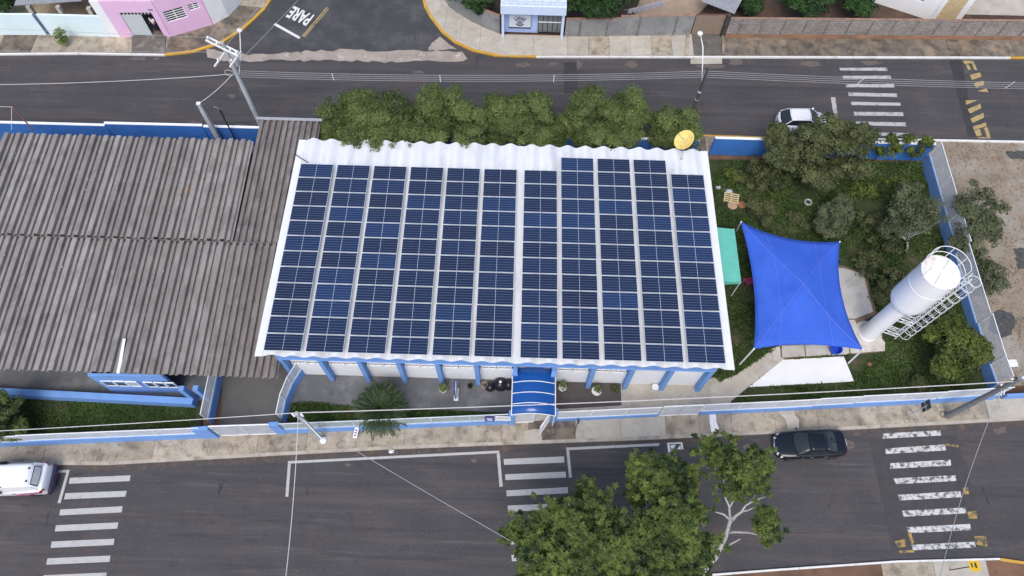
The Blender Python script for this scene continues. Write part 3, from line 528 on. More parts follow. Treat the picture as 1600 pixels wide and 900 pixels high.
quads('hump_stripe', 'paint_yellow', north_road, [[(36.81, 44.48), (37.73, 44.51), (37.78, 44.2), (36.99, 44.14)], [(37.03, 44.07), (37.25, 44.08), (37.34, 43.6), (37.09, 43.45)], [(37.55, 44.12), (37.79, 44.13), (37.84, 43.48), (37.62, 43.54)], [(37.1, 42.97), (38.01, 43.26), (38.0, 42.8), (37.14, 42.43)], [(37.14, 42.06), (38.05, 42.37), (38.03, 41.95), (37.27, 41.64)], [(37.27, 41.26), (38.1, 41.57), (38.17, 41.17)], [(36.05, 40.25), (37.05, 40.32), (36.04, 39.81)], [(36.03, 39.35), (37.18, 39.96), (37.17, 39.52), (36.11, 38.92)], [(36.0, 38.39), (37.2, 39.04), (37.14, 38.56), (36.08, 37.99)], [(36.01, 37.61), (37.14, 38.06), (37.13, 37.71), (36.01, 37.29)], [(36.02, 37.23), (36.49, 37.41), (36.51, 36.78), (36.08, 36.67)], [(36.87, 37.51), (37.15, 37.62), (37.15, 36.65), (36.84, 36.6)], [(36.09, 36.61), (37.16, 36.58), (37.14, 36.49), (36.11, 36.49)]], .012)
quads('hump_stripe', 'paint_yellow_worn', south_road, [
  [(28.33, 6.42), (29.05, 6.48), (29.0, 5.85), (28.37, 5.94)], [(23.44, 5.99), (24.09, 6.15), (24.04, 5.71), (23.56, 5.63)], [(24.33, 6.57), (24.53, 6.57), (24.59, 5.95), (24.41, 5.83)], [(23.56, 5.46), (24.46, 5.54), (24.51, 5.4), (23.57, 5.32)],
  [(27.94, 12.08), (28.74, 11.98), (28.67, 11.85), (27.9, 11.91)], [(28.34, 9.32), (28.7, 9.33), (28.64, 8.93), (28.32, 8.93)], [(28.26, 7.85), (28.87, 7.94), (28.79, 7.48), (28.27, 7.43)]], .012)
quads('stop_line', 'paint_white', side_road, [[(-21.0, 46.37), (-20.84, 46.57), (-18.49, 45.06), (-18.59, 44.85)]], .014)
quads('lane_line', 'paint_yellow', side_road, [[(-16.77, 48.58), (-16.68, 48.54), (-18.26, 45.14), (-18.39, 45.18)], [(-16.61, 48.43), (-16.54, 48.39), (-18.12, 45.08), (-18.22, 45.1)]], .014)
_o = Vector((*(-17.67, 47.57), .018)); _x = Vector((*(-19.58, 48.59), .018))-_o; _y = Vector((*(-18.22, 46.3), .018))-_o
text_mesh('PARE', _o, _x, _y, 'paint_white', 'road_word', side_road)
prop(side_road, None)
# ---- school grounds
YARD = [(13.2,33.9), (15.25, 33.69), (31.0,34.0), (31.25,28.2), (31.5,17), (32.17, 15.39), (27.42, 14.9), (22.1, 14.48), (16.81, 14.06), (14.28, 13.86), (13.57, 16.07), (13.2,16)]
struct('school_yard', 'lawn_soil', YARD, -.1, .06)
struct('rear_court', 'yard_concrete', [(-40,33.9), (13.2,33.9), (13.2,31), (-40,31)], -.1, .05)
drive = struct('driveway', 'driveway_floor', [(-19.04, 15.17), (-14.52, 16.56), (-14.16, 14.79), (-14.71, 11.53), (-18.34, 11.25)], -.1, .07)
porch_floor = struct('porch_floor', 'yard_concrete', [(-42,20), (-19.2,20), (-19.2,13.5), (-42,13.5)], -.1, .08)
lawn1 = [(-35.61, 13.18), (-30.64, 13.25), (-20.36, 13.04), (-20.15, 11.87), (-24.34, 11.41), (-34.7, 10.61)]
struct('front_lawn_soil', 'lawn_soil', [(-38.2, 13.41), (-19.98, 13.22), (-19.64, 11.22), (-36.95, 10.13)], -.1, .055)
court = struct('front_court', 'yard_concrete', [(-14.6,15.7), (.3,15.7), (.3,12.7), (-14.2,11.7)], -.1, .06)
for i in range(6):
    x0 = -13.9+i*2.35; MB().box(x0, x0+2.32, 13.75, 15.35, .04, .075).build('paving_slab', 'yard_concrete', court)
struct('front_bed_soil', 'lawn_soil', [(-14.2,13.45), (-9,13.35), (.2,13.25), (.2,12.75), (-14.3,11.65)], -.05, .075)
struct('entrance_floor', 'patio', [(.3,15.7), (2.75,15.7), (2.75,12.85), (.3,12.65)], -.1, .07)
struct('court_dark', 'yard_dark', [(2.75,15.7), (7.23, 15.88), (7.24, 13.95), (2.94, 13.57), (2.75,13.5)], -.1, .074)
cp = struct('court_pale', 'pave_pale', [(2.75,13.6), (7.11, 13.93), (7.25, 15.43), (7.49, 16.11), (12.56, 15.59), (13.36, 16.06), (14.0, 16.08), (14.2, 13.9), (12.18, 13.67), (9.72, 13.49), (2.86, 12.99)], -.1, .068)
path = struct('yard_path', 'pave_pale', [(13.18, 15.48), (13.98, 15.9), (14.96, 16.29), (17.29, 17.91), (18.03, 18.25), (18.36, 17.53), (15.72, 15.51), (14.43, 14.47), (14.16, 13.9), (13.11, 13.83)], -.1, .078)
slab = struct('play_slab', 'white_slab', [(15.69, 15.45), (18.2, 17.43), (22.34, 17.8), (22.73, 16.05)], -.1, .11)
patio = struct('patio_base', 'patio_edge', [(17.32, 18.09), (18.15, 18.49), (23.07, 18.83), (25.35, 18.9), (25.26, 18.24), (22.56, 17.91), (18.28, 17.52)], -.1, .085)
for q in ([(17.55, 18.19), (18.14, 18.44), (18.07, 17.58), (17.56, 17.32)], [(18.25, 18.44), (19.76, 18.54), (19.73, 17.73), (18.18, 17.59)], [(19.85, 18.54), (21.56, 18.66), (21.47, 17.85), (19.82, 17.73)], [(21.68, 18.69), (22.84, 18.77), (22.75, 17.98), (21.56, 17.85)], [(22.94, 18.82), (24.88, 19.63), (25.35, 18.9), (25.19, 18.29), (22.84, 18.03)]):
    MB().prism(q, .05, .11).build('paving_slab', 'patio', patio)
p2 = struct('patio_upper', 'patio_edge', [(22.29, 24.8), (23.52, 24.74), (25.03, 24.27), (25.2, 21.08), (24.0, 20.32), (22.44, 20.27)], -.1, .09)
for q in ([(22.25, 24.54), (23.48, 24.53), (24.82, 24.11), (24.95, 21.17), (23.6, 20.6), (22.06, 20.64)], [(22.13, 20.5), (23.54, 20.5), (23.78, 19.84), (23.12, 19.11), (22.07, 19.08)]): MB().prism(q, .05, .12).build('paving_slab', 'patio', p2)
LOT = [(31.7,34.4), (31.7,36.0), (32.6,36.05), (90,36.9), (90,21), (33.5,16.1), (31.9,16.3)]
struct('vacant_lot', 'lot_soil', LOT, -.1, .02)
struct('ash_patch', 'ash', ragged([(33.07, 21.33), (33.85, 21.74), (34.67, 21.48), (34.8, 20.66), (34.22, 19.83), (33.35, 19.52), (32.76, 20.12)], .25, .12), 0, .026)
struct('ash_patch', 'ash', ragged([(37.9, 35.2), (40.48, 35.53), (40.2, 34.55), (38.23, 34.6)], .25, .12), 0, .026)
struct('ash_patch', 'ash', ragged([(36.27, 26.51), (39.0, 27.13), (38.23, 24.49), (36.07, 24.93)], .25, .12), 0, .026)
struct('backlot_earth', 'shaded_soil', [(-7.18, 52.89), (-3.97, 47.5), (-1.74, 46.26), (4,46.2), (80,48.5), (80,90), (-2,90)], -.1, .03)
struct('backlot_yard', 'yard_tan', [(9.61, 48.3), (15.14, 48.81), (18.34, 53.08), (10.95, 52.8)], -.05, .045)
struct('backlot_path', 'pave_pale', [(36.26, 49.75), (45.68, 49.81), (46.73, 53.39), (38.72, 53.08)], -.05, .045)
# ---- grass and dry growth
bl = grass('yard_grass', 'uneven dark green grass covering the yard beside the solar building', [YARD], 52000, .06, size=.13, holes=[[(15.69, 15.45), (18.2, 17.43), (22.34, 17.8), (22.73, 16.05)], [(13.27, 15.53), (14.96, 16.29), (18.03, 18.25), (18.36, 17.53), (15.72, 15.51), (14.16, 13.9)], [(22.28, 24.75), (25.03, 24.27), (25.2, 21.08), (25.5, 19.65), (25.22, 18.24), (22.57, 17.93), (18.19, 17.52), (18.14, 18.44), (21.8, 19.07)]])
grass('lawn_grass', 'narrow mown lawn between two blue walls by the grey roof', [lawn1], 16000, .055, size=.09)
grass('bed_grass', 'strip of overgrown grass behind the front fence around the palm', [[(-14.1,13.5), (-13,13.6), (-9,13.3), (.1,13.2), (.1,12.75), (-14.2,11.75)]], 9000, .075, size=.11)
grass('dry_growth', 'straw coloured dry weeds over the vacant dirt lot', [LOT[:4]+[(50,36),(50,18)]+LOT[5:]], 15000, .02, 'blade_dry', .09)

# ================================================================== BUILDINGS
# ---- school wing with the wavy white roof
SB = thing('school_building', 'low blue and white school wing under a wavy white metal roof full of solar panels', 'building', (-1, 23.2, 0))
RS, RN, ZS, ZN = 14.98, 31.45, 4.62, 4.02
def roof_z(y): return ZS+(ZN-ZS)*(y-RS)/(RN-RS)
SLOPE = math.atan2(ZN-ZS, RN-RS); RLEN = math.hypot(RN-RS, ZN-ZS)
roof = MB().box(-14.7, 12.8, 15.6, 30.7, 3.75, 3.9).build('roof', 'white_wall', SB)
PIT = 2.525/2
def sheet_mesh():
    b = MB(); P = []
    for j in range(2):
        P.append([(PIT*i/22, RLEN*j, .14-.14*math.cos(2*math.pi*i/22)) for i in range(23)])
    return b.grid([list(r) for r in zip(*P)])
so = rootloc(roof); sheet0 = None
xs = [-13.76-1.2625+PIT*k for k in range(12)]+[1.625-1.2575+PIT*k*.996 for k in range(10)]
for x in xs:
    if sheet0 is None:
        s = sheet_mesh().build('roof_sheet', 'white_roof', roof, local=True); sheet0 = solidify(s, .012)
    else: s = sheet0.copy(); COL.objects.link(s)
    s.location = (x-so.x, RS+random.uniform(-.015,.015)-so.y, ZS-so.z); s.rotation_euler = (SLOPE, 0, 0)
for nm, x0, x1, dz in (('edge_trim', -15.47, -15.01, .05), ('edge_trim', 12.93, 13.40, .05), ('joint_strip', .12, .39, .012)):
    MB().prism([(x0,RS-.01), (x1,RS-.01), (x1,RN+.01), (x0,RN+.01)], lambda x,y: roof_z(y)-.03, lambda x,y: roof_z(y)+dz).build(nm, 'roof_trim' if nm == 'edge_trim' else 'white_roof', roof)
for x0 in (-15.47, 13.36): MB().prism([(x0,RS), (x0+.05,RS), (x0+.05,RN), (x0,RN)], lambda x,y: roof_z(y)-.18, lambda x,y: roof_z(y)-.031).build('side_flashing', 'roof_trim', roof)
CX = [-14.15+2.4*k for k in range(12)]
for k, x in enumerate(CX):
    MB().prism([(x-.14,15.03), (x+.14,15.03), (x+.14,15.449), (x-.14,15.449)], 0, 4.0).build('column', 'blue_wall', SB)
    if k < 11:
        xa, xb = x+.14, CX[k+1]-.14; w = MB().box(x, CX[k+1], 15.46, 15.62, 0, 2.1).build('wall_panel', 'white_wall', SB)
        MB().box(x, CX[k+1], 15.46, 15.62, 2.68, 4.0).build('wall_panel', 'white_wall', SB)
        if k < 9:
            for i in range(2):
                x0 = xa+.06+i*(xb-xa-.12)/2+.03; x1 = x0+(xb-xa-.12)/2-.06; wn = MB()
                for a in ((x0,x1,15.44,15.60,2.11,2.17), (x0,x1,15.44,15.60,2.61,2.67), (x0,x0+.06,15.44,15.60,2.17,2.61), (x1-.06,x1,15.44,15.60,2.17,2.61), ((x0+x1)/2-.02,(x0+x1)/2+.02,15.45,15.58,2.17,2.61)): wn.box(*a)
                wo = wn.build('window', 'white_metal', SB); MB().box(x0+.061, x1-.061, 15.52, 15.54, 2.171, 2.609).build('pane', 'glass_grey', wo)
            MB().box(x, CX[k+1], 15.56, 15.6, 2.1, 2.68).build('wall_back', 'dark_hole', SB)
        else: MB().box(x, CX[k+1], 15.46, 15.62, 2.1, 2.68).build('wall_panel', 'white_wall', SB)
MB().box(-14.3, 12.4, 15.06, 15.47, 4.0, 4.55).build('beam', 'blue_wall', SB)
MB().box(-14.3, 12.4, 15.02, 15.06, 3.98, 4.06).build('gutter', 'blue_wall', SB)
MB().box(-14.3, -14.1, 15.63, 30.6, 0, 4.0).build('end_wall', 'white_wall', SB)
MB().box(12.42, 12.62, 15.3, 30.6, 0, 3.98).build('end_wall', 'white_wall', SB)
MB().box(-14.09, 12.41, 30.4, 30.6, 0, 3.7).build('rear_wall', 'white_wall', SB)
MB().prism([(12.62,20.6), (13.75,20.6), (13.75,20.9), (12.62,20.9)], 2.0, 2.7).build('side_canopy_wall', 'white_wall', SB)
# ---- solar panels, one thing each
ORD = ['first','second','third','fourth','fifth','sixth','seventh','eighth','ninth','tenth','eleventh','twelfth','thirteenth']
PZ = .34; PL, PW = 2.25, 1.115
Y0 = (-14.88, 15.2)[1]; Y1 = (-14.84, 29.15)[1]; ROW = (Y1-Y0)/12/math.cos(SLOPE)
fr = MB(); t = .019; h = .04
for a in ((-PL/2,PL/2,-PW/2,-PW/2+t), (-PL/2,PL/2,PW/2-t,PW/2)): fr.box(a[0],a[1],a[2],a[3],0,h)
for a in ((-PL/2,-PL/2+t,-PW/2+t,PW/2-t), (PL/2-t,PL/2,-PW/2+t,PW/2-t)): fr.box(a[0],a[1],a[2],a[3],0,h)
proto = thing('solar_panel', 'x', 'solar panel', group='solar panels on the wavy white roof')
fr.build('frame', 'mesh_metal', proto, local=True); gl = MB().box(-PL/2+t, PL/2-t, -PW/2+t, PW/2-t, .006, .034).build('cells', 'solar_cells', proto, local=True)
MB().box(-.008, .008, -PW/2+t, PW/2-t, .0345, .0375).build('centre_strip', 'mesh_metal', gl, local=True)
for sx in (-.6, .6): MB().box(sx-.02, sx+.02, -PW/2-.01, PW/2+.01, -.05, -.001).build('rail', 'galvanised', proto, local=True)
first = True
for c in range(11):
    cx = -13.76+2.525*c if c < 6 else 1.625+2.515*(c-6); n = 13 if c in (7,8,9) else 12
    off = .0 if c < 7 else .0
    for r in range(n):
        s = ROW*(r+.5); p = proto if first else clone(proto); first = False
        y = Y0+s*math.cos(SLOPE); p.location = (cx+random.uniform(-.008,.008), y, roof_z(y)+PZ); p.rotation_euler = (SLOPE, 0, random.uniform(-.002,.002))
        col_txt = 'column beside the grey roof' if c == 0 else 'column along the teal shelter side' if c == 10 else ORD[c]+' column from the grey roof'
        p['label'] = 'solar panel, '+col_txt+', '+ORD[r]+' up from the front eave'
# ---- entrance canopy
EC = thing('entrance_canopy', 'arched blue polycarbonate canopy over the school entrance gate', 'canopy', (1.4, 13.8, 0))
X0, X1, YA, YB = .1, 2.74, 12.36, 15.3
arc = lambda u: (X0+(X1-X0)*u, 2.72+.42*math.sin(math.pi*u))
cs = MB().grid([[(arc(i/16)[0], YA+(YB-YA)*j/6, arc(i/16)[1]) for j in range(7)] for i in range(17)]).build('vault_sheet', 'polycarbonate', EC, smooth=True); solidify(cs, .012)
for k, f_ in enumerate((0, .23, .46, .70)): MB().tube([(arc(i/12)[0], YA+(YB-YA)*f_, arc(i/12)[1]+.012) for i in range(13)], .026, 6).build('rib', 'white_metal', EC)
for x in (X0-.02, X1+.02): MB().tube([(x,YA-.02,2.72), (x,YB,2.72)], .035, 6).build('side_rail', 'white_metal', EC)
for x in (X0+.02, X1-.02):
    for y in (YA+.1, YB-.3): MB().tube([(x,y,0), (x,y,2.7)], .035, 6).build('post', 'white_metal', EC)
for x in (.22, 2.62): MB().prism([(x-.18,15.02-.35), (x+.18,15.02-.35), (x+.12,15.02), (x-.12,15.02)], 3.2, 3.3).build('bracket', 'blue_wall', EC)
# ---- grey wing with long fibre-cement channel tiles
GB = thing('grey_roofed_building', 'long low wing with weathered grey channel tiled roof and blue porch walls', 'building', (-27, 22, 0))
PROF_A = [(0,0),(.05,0),(.09,.25),(.38,.25),(.42,.01),(.52,.01),(.55,.15),(.72,.15),(.75,0),(.875,0)]
PROF_B = [(0,0),(.06,0),(.10,.19),(.31,.19),(.35,0),(.50,0),(.54,.19),(.75,.19),(.79,0),(.875,0)]
def tile_proto(prof, y0, y1, z0, z1, m, name='roof_tile'):
    L_ = math.hypot(y1-y0, z1-z0); b = MB().grid([[(x, 0, z), (x, L_, z)] for x, z in prof]); o = b.build(name, m, groof, local=True); solidify(o, .022); return o
groof = MB().box(-41, -14.6, 14.6, 30.6, 3.2, 3.35).build('roof', 'fibre_cement_brown', GB)
YG = (-25.51, 23.1)[1]; GN = (-27.4, 31.1)[1]; GS = (-23.33, 14.01)[1]
def tiles(x0, n, prof, y0, y1, z0, z1, m):
    o0 = rootloc(groof); pr = None
    for k in range(n):
        if pr is None: pr = o = tile_proto(prof, y0, y1, z0, z1, m)
        else: o = pr.copy(); COL.objects.link(o)
        o.location = (x0+.875*k-o0.x, y0+random.uniform(-.03,.03)-o0.y, z0-o0.z+random.uniform(-.008,.008)); o.rotation_euler = (math.atan2(z1-z0, y1-y0), random.uniform(-.004,.004), 0)
tiles(-36.1, 20, PROF_A, YG+.05, GN, 4.02, 4.2, 'fibre_cement')
tiles(-40.5, 25, PROF_A, GS, YG-.05, 3.5, 3.88, 'fibre_cement')
tiles(-18.62, 5, PROF_B, YG+.05, (-16.6, 33.19)[1], 3.72, 3.8, 'fibre_cement_brown')
tiles(-18.62, 5, PROF_B, GS-.03, YG-.05, 3.5, 3.9, 'fibre_cement_brown')
MB().beam((-41,YG,3.99), (-14.3,YG,3.99), .03, .09).build('gutter_lip', 'pole_grey', groof)
MB().beam((-41,YG-.1,3.9), (-14.3,YG-.1,3.9), .16, .03).build('gutter', 'pole_dark', groof)
_y = (-16.58, 33.22)[1]; MB().beam((-18.85,_y+.05,4.03), (-14.1,_y+.05,4.03), .22, .06).build('top_flashing', 'galvanised', groof)
MB().prism([(-23.98, 13.94), (-23.75, 13.95), (-23.94, 16.18), (-24.11, 16.17)], lambda x,y: 3.5+(y-GS)*.042+.2, lambda x,y: 3.5+(y-GS)*.042+.215).build('skylight_strip', 'roof_trim', groof)
MB().box(-36.2, -14.7, 30.3, 30.5, 0, 3.7).build('rear_wall', 'blue_wall_deep', GB)
MB().wall((-25.86, 13.92), (-21.38, 14.06), .18, 0, 3.35).build('porch_wall', 'blue_wall', GB)
MB().wall((-25.86, 13.92), ((-25.86, 13.92)[0],20), .18, 0, 3.3).build('porch_side_wall', 'blue_wall', GB)
MB().box(-21.4, -19.8, 15.3, 15.45, 0, 3.2).build('porch_back_wall', 'blue_wall', GB)
MB().box(-41, -25.9, 17.6, 17.75, 0, 3.2).build('porch_back_wall', 'blue_wall_deep', GB)
for px, w in ((0,.72), (.75,.72), (1.5,.72), (2.6,.6), (3.25,.6), (3.9,.6)):
    x0 = -25.55+px*1.02; o = MB()
    for a in ((x0,x0+w,13.8,13.87,1.55,1.61), (x0,x0+w,13.8,13.87,2.42,2.48), (x0,x0+.05,13.8,13.87,1.61,2.42), (x0+w-.05,x0+w,13.8,13.87,1.61,2.42)): o.box(*a)
    o = o.build('window', 'white_metal', GB); MB().box(x0+.05, x0+w-.05, 13.83, 13.86, 1.61, 2.42).build('pane', 'window_pale' if px == 1.5 else 'glass_dark', o)
for p in ((-20.42,13.5), (-19.55,13.55)): MB().box(p[0]-.16, p[0]+.16, p[1]-.16, p[1]+.16, 0, 2.5).build('porch_post', 'blue_wall', GB)
pw = MB().wall((-39.24, 13.64), (-20.28, 13.18), .42, 0, .85).build('planter_wall', 'blue_wall', None); prop(pw, 'thick low blue planter wall along the porch and lawn', 'wall')
# ---- fences on low blue walls
def fence(name, label, pts, zl, zt, mesh_m, plen=2.5, group=None, wall_m='blue_wall', steps=None, wt=.16, cat='fence', mesh=True):
    f = thing(name, label, cat, (*pts[0], 0), group=group); segs = list(zip(pts, pts[1:])); tot = 0
    for a, b in segs:
        L_ = math.dist(a, b); n = max(1, round(L_/plen))
        for k in range(n):
            p, q = lerp(a, b, k/n), lerp(a, b, (k+1)/n); st = steps(tot) if steps else 0; tot += L_/n
            d = (Vector(q)-Vector(p)).normalized(); m_ = Vector((-d.y, d.x))
            MB().wall(p, q, wt, 0, zl+st).build('base_wall', wall_m, f)
            if not mesh: continue
            g = MB(); u = math.dist(p, q); z0, z1 = zl+st+.02, zt+st
            nb = max(2, int(u/.075)); 
            for i in range(1, nb):
                c = lerp(p, q, i/nb); g.beam((c[0],c[1],z0), (c[0],c[1],z1), .02, .02)
            nz = max(2, int((z1-z0)/.14))
            for i in range(1, nz): z = z0+(z1-z0)*i/nz; g.beam((p[0],p[1],z), (q[0],q[1],z), .02, .024)
            g.build('mesh_panel', mesh_m, f)
            for z in (z0, z1): MB().beam((p[0],p[1],z), (q[0],q[1],z), .05, .05).build('rail', 'white_metal' if mesh_m == 'mesh_metal' else 'mesh_metal', f)
            MB().beam((p[0],p[1],z0-.02), (p[0],p[1],z1+.03), .06, .06).build('post', 'white_metal' if mesh_m == 'mesh_metal' else 'mesh_metal', f)
    return f
def leafgate(name, label, hinge, end, z0, z1, group=None):
    """one framed mesh gate leaf"""
    g = thing(name, label, 'gate', (*hinge, 0), group=group); f = MB(); w = MB(); h, e = hinge, end
    for a, b in (((h[0],h[1],z0),(e[0],e[1],z0)), ((h[0],h[1],z1),(e[0],e[1],z1)), ((h[0],h[1],z0),(h[0],h[1],z1)), ((e[0],e[1],z0),(e[0],e[1],z1))): f.beam(a, b, .07, .07)
    n = int(math.dist(h, e)/.06)
    for i in range(1, n): c = lerp(h, e, i/n); w.beam((c[0],c[1],z0), (c[0],c[1],z1), .018, .018)
    for i in range(1, 12): z = z0+(z1-z0)*i/12; w.beam((h[0],h[1],z), (e[0],e[1],z), .018, .018)
    f.build('frame', 'white_metal', g); w.build('mesh', 'mesh_metal', g)
    for z in (.5, 1.6): MB().box(h[0]-.05, h[0]+.05, h[1]-.05, h[1]+.05, z, z+.12).build('hinge', 'galvanised', g)
    return g
GL = [(-18.31, 11.21), (-14.74, 11.44)]
fence('boundary_fence', 'blue low wall topped by pale mesh in front of the lawn strip', [interp(FENCE,-46), interp(FENCE,-32), interp(FENCE,-27.5), interp(FENCE,-18.9)], 1.1, 2.3, 'mesh_metal', steps=lambda s: -.12 if s < 15 else 0)
for p, tx in ((interp(FENCE,-18.65), 'blue gate pillar ending the lawn fence beside the driveway gate'), (interp(FENCE,-14.55), 'blue gate pillar between driveway gate and palm garden fence')):
    pl = thing('gate_pillar', tx, 'pillar', (*p, 0)); q0 = interp(FENCE, p[0]-(.75 if p[0] < -17 else .22)); q1 = interp(FENCE, p[0]+(.25 if p[0] < -17 else .4)); MB().wall(q0, q1, .22, 0, 2.15).build('shaft', 'blue_wall', pl); MB().wall(q0, q1, .25, 2.15, 2.18).build('cap', 'blue_wall', pl)
m_ = lerp(GL[0], GL[1], .5)
leafgate('driveway_gate', 'white framed mesh driveway gate leaf next to the lawn fence pillar', GL[0], (m_[0]-.02, m_[1]), .12, 2.3, 'driveway gate leaves')
leafgate('driveway_gate', 'white framed mesh driveway gate leaf next to the palm garden pillar', GL[1], (m_[0]+.02, m_[1]), .12, 2.3, 'driveway gate leaves')
fence('driveway_fence', 'short blue wall with mesh separating porch lawn from the driveway', [(-19.02, 11.98), (-19.04, 15.17)], 1.0, 2.2, 'mesh_metal')
fence('driveway_fence', 'curved blue wall with mesh between driveway and palm garden', [(-14.41, 12.2), (-14.36, 13.39), (-14.11, 14.48), (-13.67, 15.47)], 1.0, 2.2, 'mesh_metal', 1.2)
fence('boundary_fence', 'blue low wall with green tinted mesh running past the palm to the entrance', [interp(FENCE,-14.2), interp(FENCE,-9.7), interp(FENCE,-.1)], .95, 2.15, 'mesh_green')
fence('boundary_fence', 'blue low wall with mesh between the entrance canopy and white double gate', [interp(FENCE,2.95), interp(FENCE,9.5)], .6, 2.0, 'mesh_metal')
DG = [interp(FENCE,9.62), interp(FENCE,12.1)]; m_ = lerp(DG[0], DG[1], .5)
leafgate('garden_gate', 'white mesh gate leaf of the double gate, hinged towards the entrance canopy', DG[0], (m_[0]-.02, m_[1]), .12, 2.1, 'double garden gate leaves')
leafgate('garden_gate', 'white mesh gate leaf of the double gate, hinged towards the play yard', DG[1], (m_[0]+.02, m_[1]), .12, 2.1, 'double garden gate leaves')
fence('boundary_fence', 'long stepped blue wall with mesh along the play yard front', [interp(FENCE,12.2)]+[p for p in FENCE if 12.3 < p[0] < 31]+[interp(FENCE,31.6)], .75, 2.15, 'mesh_metal', steps=lambda s: .12*int(s/4.6))
fence('boundary_fence', 'low blue wall continuing past the dirt lot corner', [interp(FENCE,32.2), interp(FENCE,48)], .8, 1.2, 'mesh_metal', mesh=False)
fence('side_fence', 'blue wall with white mesh between the play yard and the dirt lot', [(31.18,33.9), (31.24,28), (31.35,23), (31.5,17.2), (31.62,15.8)], 1.15, 2.75, 'mesh_metal', 2.9, steps=lambda s: 0 if s < 6 else -.25 if s < 11 else -.1)
for x, tx in ((.12, 'blue entrance pillar beside the blue and white notice boards'), (2.76, 'blue entrance pillar beside the open gate leaf')):
    y = interp(FENCE, x)[1]; pl = thing('gate_pillar', tx, 'pillar', (x, y, 0)); MB().box(x-.17, x+.17, y-.17, y+.17, 0, 2.25).build('shaft', 'blue_wall', pl); MB().box(x-.19, x+.19, y-.19, y+.19, 2.25, 2.29).build('cap', 'blue_wall', pl)
leafgate('entrance_gate', 'closed white entrance gate leaf under the blue canopy', interp(FENCE,.36), interp(FENCE,1.5), .15, 2.1)
_h = interp(FENCE, 2.52); leafgate('entrance_gate', 'white entrance gate leaf swung open onto the pavement', _h, (_h[0]-.62, _h[1]-.95), .15, 2.1)
def bluewall(label, a, b, z, t=.16, m='blue_wall_deep'):
    w = thing('boundary_wall', label, 'wall', (*a, 0)); MB().wall(a, b, t, 0, z).build('wall_body', m, w); MB().wall(a, b, t+.05, z, z+.045).build('coping', 'plain_white', w); return w
bluewall('deep blue rear wall behind the grey roof, lower end part', (-48,33.78), (-30.86,33.80), 2.05)
bluewall('deep blue rear wall behind the grey roof, taller middle part', (-30.8,33.80), (-23.5,33.84), 2.3)
bluewall('deep blue rear wall behind the concrete service pole', (-23.44,33.84), (-18.6,33.86), 2.2)
bluewall('deep blue rear wall half hidden behind the row of trees', (-18.5,33.86), (13.6,34.1), 1.9)
bluewall('deep blue wall at the back of the play yard', (14.75,34.25), (31.25,34.25), 2.0)
# ---- houses across the north road
MW = thing('garden_wall', 'pale mint painted street wall with a slate coloured door', 'wall', (*(-38.71, 44.39),0))
_a, _d0, _d1, _b = (-60, 43.7), (-39.55, 44.5), (-39.2, 44.49), (-34.07, 44.49)
for a, b in ((_a,_d0), (_d1,_b)): MB().wall(a, b, .18, 0, 2.3).build('wall_body', 'mint_wall', MW)
dr = MB().wall(_d0, _d1, .08, .12, 2.25).build('door', 'slate_door', MW)
for k in range(3):
    c = lerp(_d0, _d1, (k+.6)/3.2); MB().box(c[0]-.015, c[0]+.015, c[1]-.07, c[1]-.04, .2, 2.2).build('door_rib', 'slate_door', dr)
MB().wall((_d0[0],_d0[1]), (_d1[0],_d1[1]), .18, 0, .12).build('door_sill', 'pave_pale', MW)
MH = thing('mint_house', 'mint house with grey corrugated carport roof behind the street wall', 'house', (*(-40.38, 48.14),0))
_e0, _e1 = (-40.7, 44.71), (-35.5, 45.4)
rf = MB()
for i in range(26):
    x = _e0[0]+(_e1[0]-_e0[0])*i/26; y = _e0[1]+(_e1[1]-_e0[1])*i/26; w = (_e1[0]-_e0[0])/26
    rf.add([(x,y,2.9),(x+w*.5,y,2.99),(x+w,y,2.9),(x,y+6,3.6),(x+w*.5,y+6,3.69),(x+w,y+6,3.6)], [(0,1,4,3),(1,2,5,4)])
solidify(rf.build('carport_roof', 'shed_roof', MH), .02)
for b in ((-39.66, 44.55), (-37.28, 44.56), (-34.78, 44.52)): MB().box(b[0]-.16, b[0]+.16, b[1]+.12, b[1]+.44, 0, 2.85).build('carport_post', 'kerb_concrete', MH)
MB().box(-44, (-36.67, 48.65)[0]-1.2, 48.6, 48.8, 0, 3.2).build('house_wall', 'mint_house', MH)
MB().box(-39.5, -36.6, 48.5, 48.6, .3, 2.4).build('garage_opening', 'dark_hole', MH)
struct('mint_yard', 'yard_tan', [(-60,44), (-34.04, 44.35), (-33.5,48.6), (-60,48.6)], -.05, .05)
PK = thing('pink_shop', 'pink corner shop with grey shutter and barred windows', 'building', (*(-31.4, 45.16),0))
P0, P1, P2 = (-34.12, 44.46), (-29.24, 44.67), (-26.06, 46.16); HP = 3.9
_s0, _s1, _s2 = (-33.38, 44.48), (-32.26, 44.53), (-29.72, 44.64)
MB().wall(P0, _s0, .2, 0, HP).build('end_pier', 'plain_white', PK)
MB().wall(_s0, _s1, .2, 0, HP).build('facade', 'pink_wall', PK); MB().wall(_s2, P1, .2, 0, HP).build('facade', 'pink_wall', PK); MB().wall(_s1, _s2, .2, 2.75, HP).build('facade', 'pink_wall', PK)
MB().wall(_s1, _s2, .5, 0, .3).build('threshold', 'ramp_concrete', PK)
_m = lerp(_s1, _s2, .62); sh = MB().wall(_s1, _m, .06, .3, 2.5).build('shutter', 'shutter_grey', PK)
for k in range(9): MB().wall(_s1, _m, .075, .42+k*.23, .43+k*.23).build('slat_joint', 'galvanised', sh)
for k in range(9):
    c0, c1 = lerp(_s1,_s2,k/9+.012), lerp(_s1,_s2,k/9+.085); MB().wall(c0, c1, .1, 2.5, 2.72).build('transom_pane', 'glass_dark', PK)
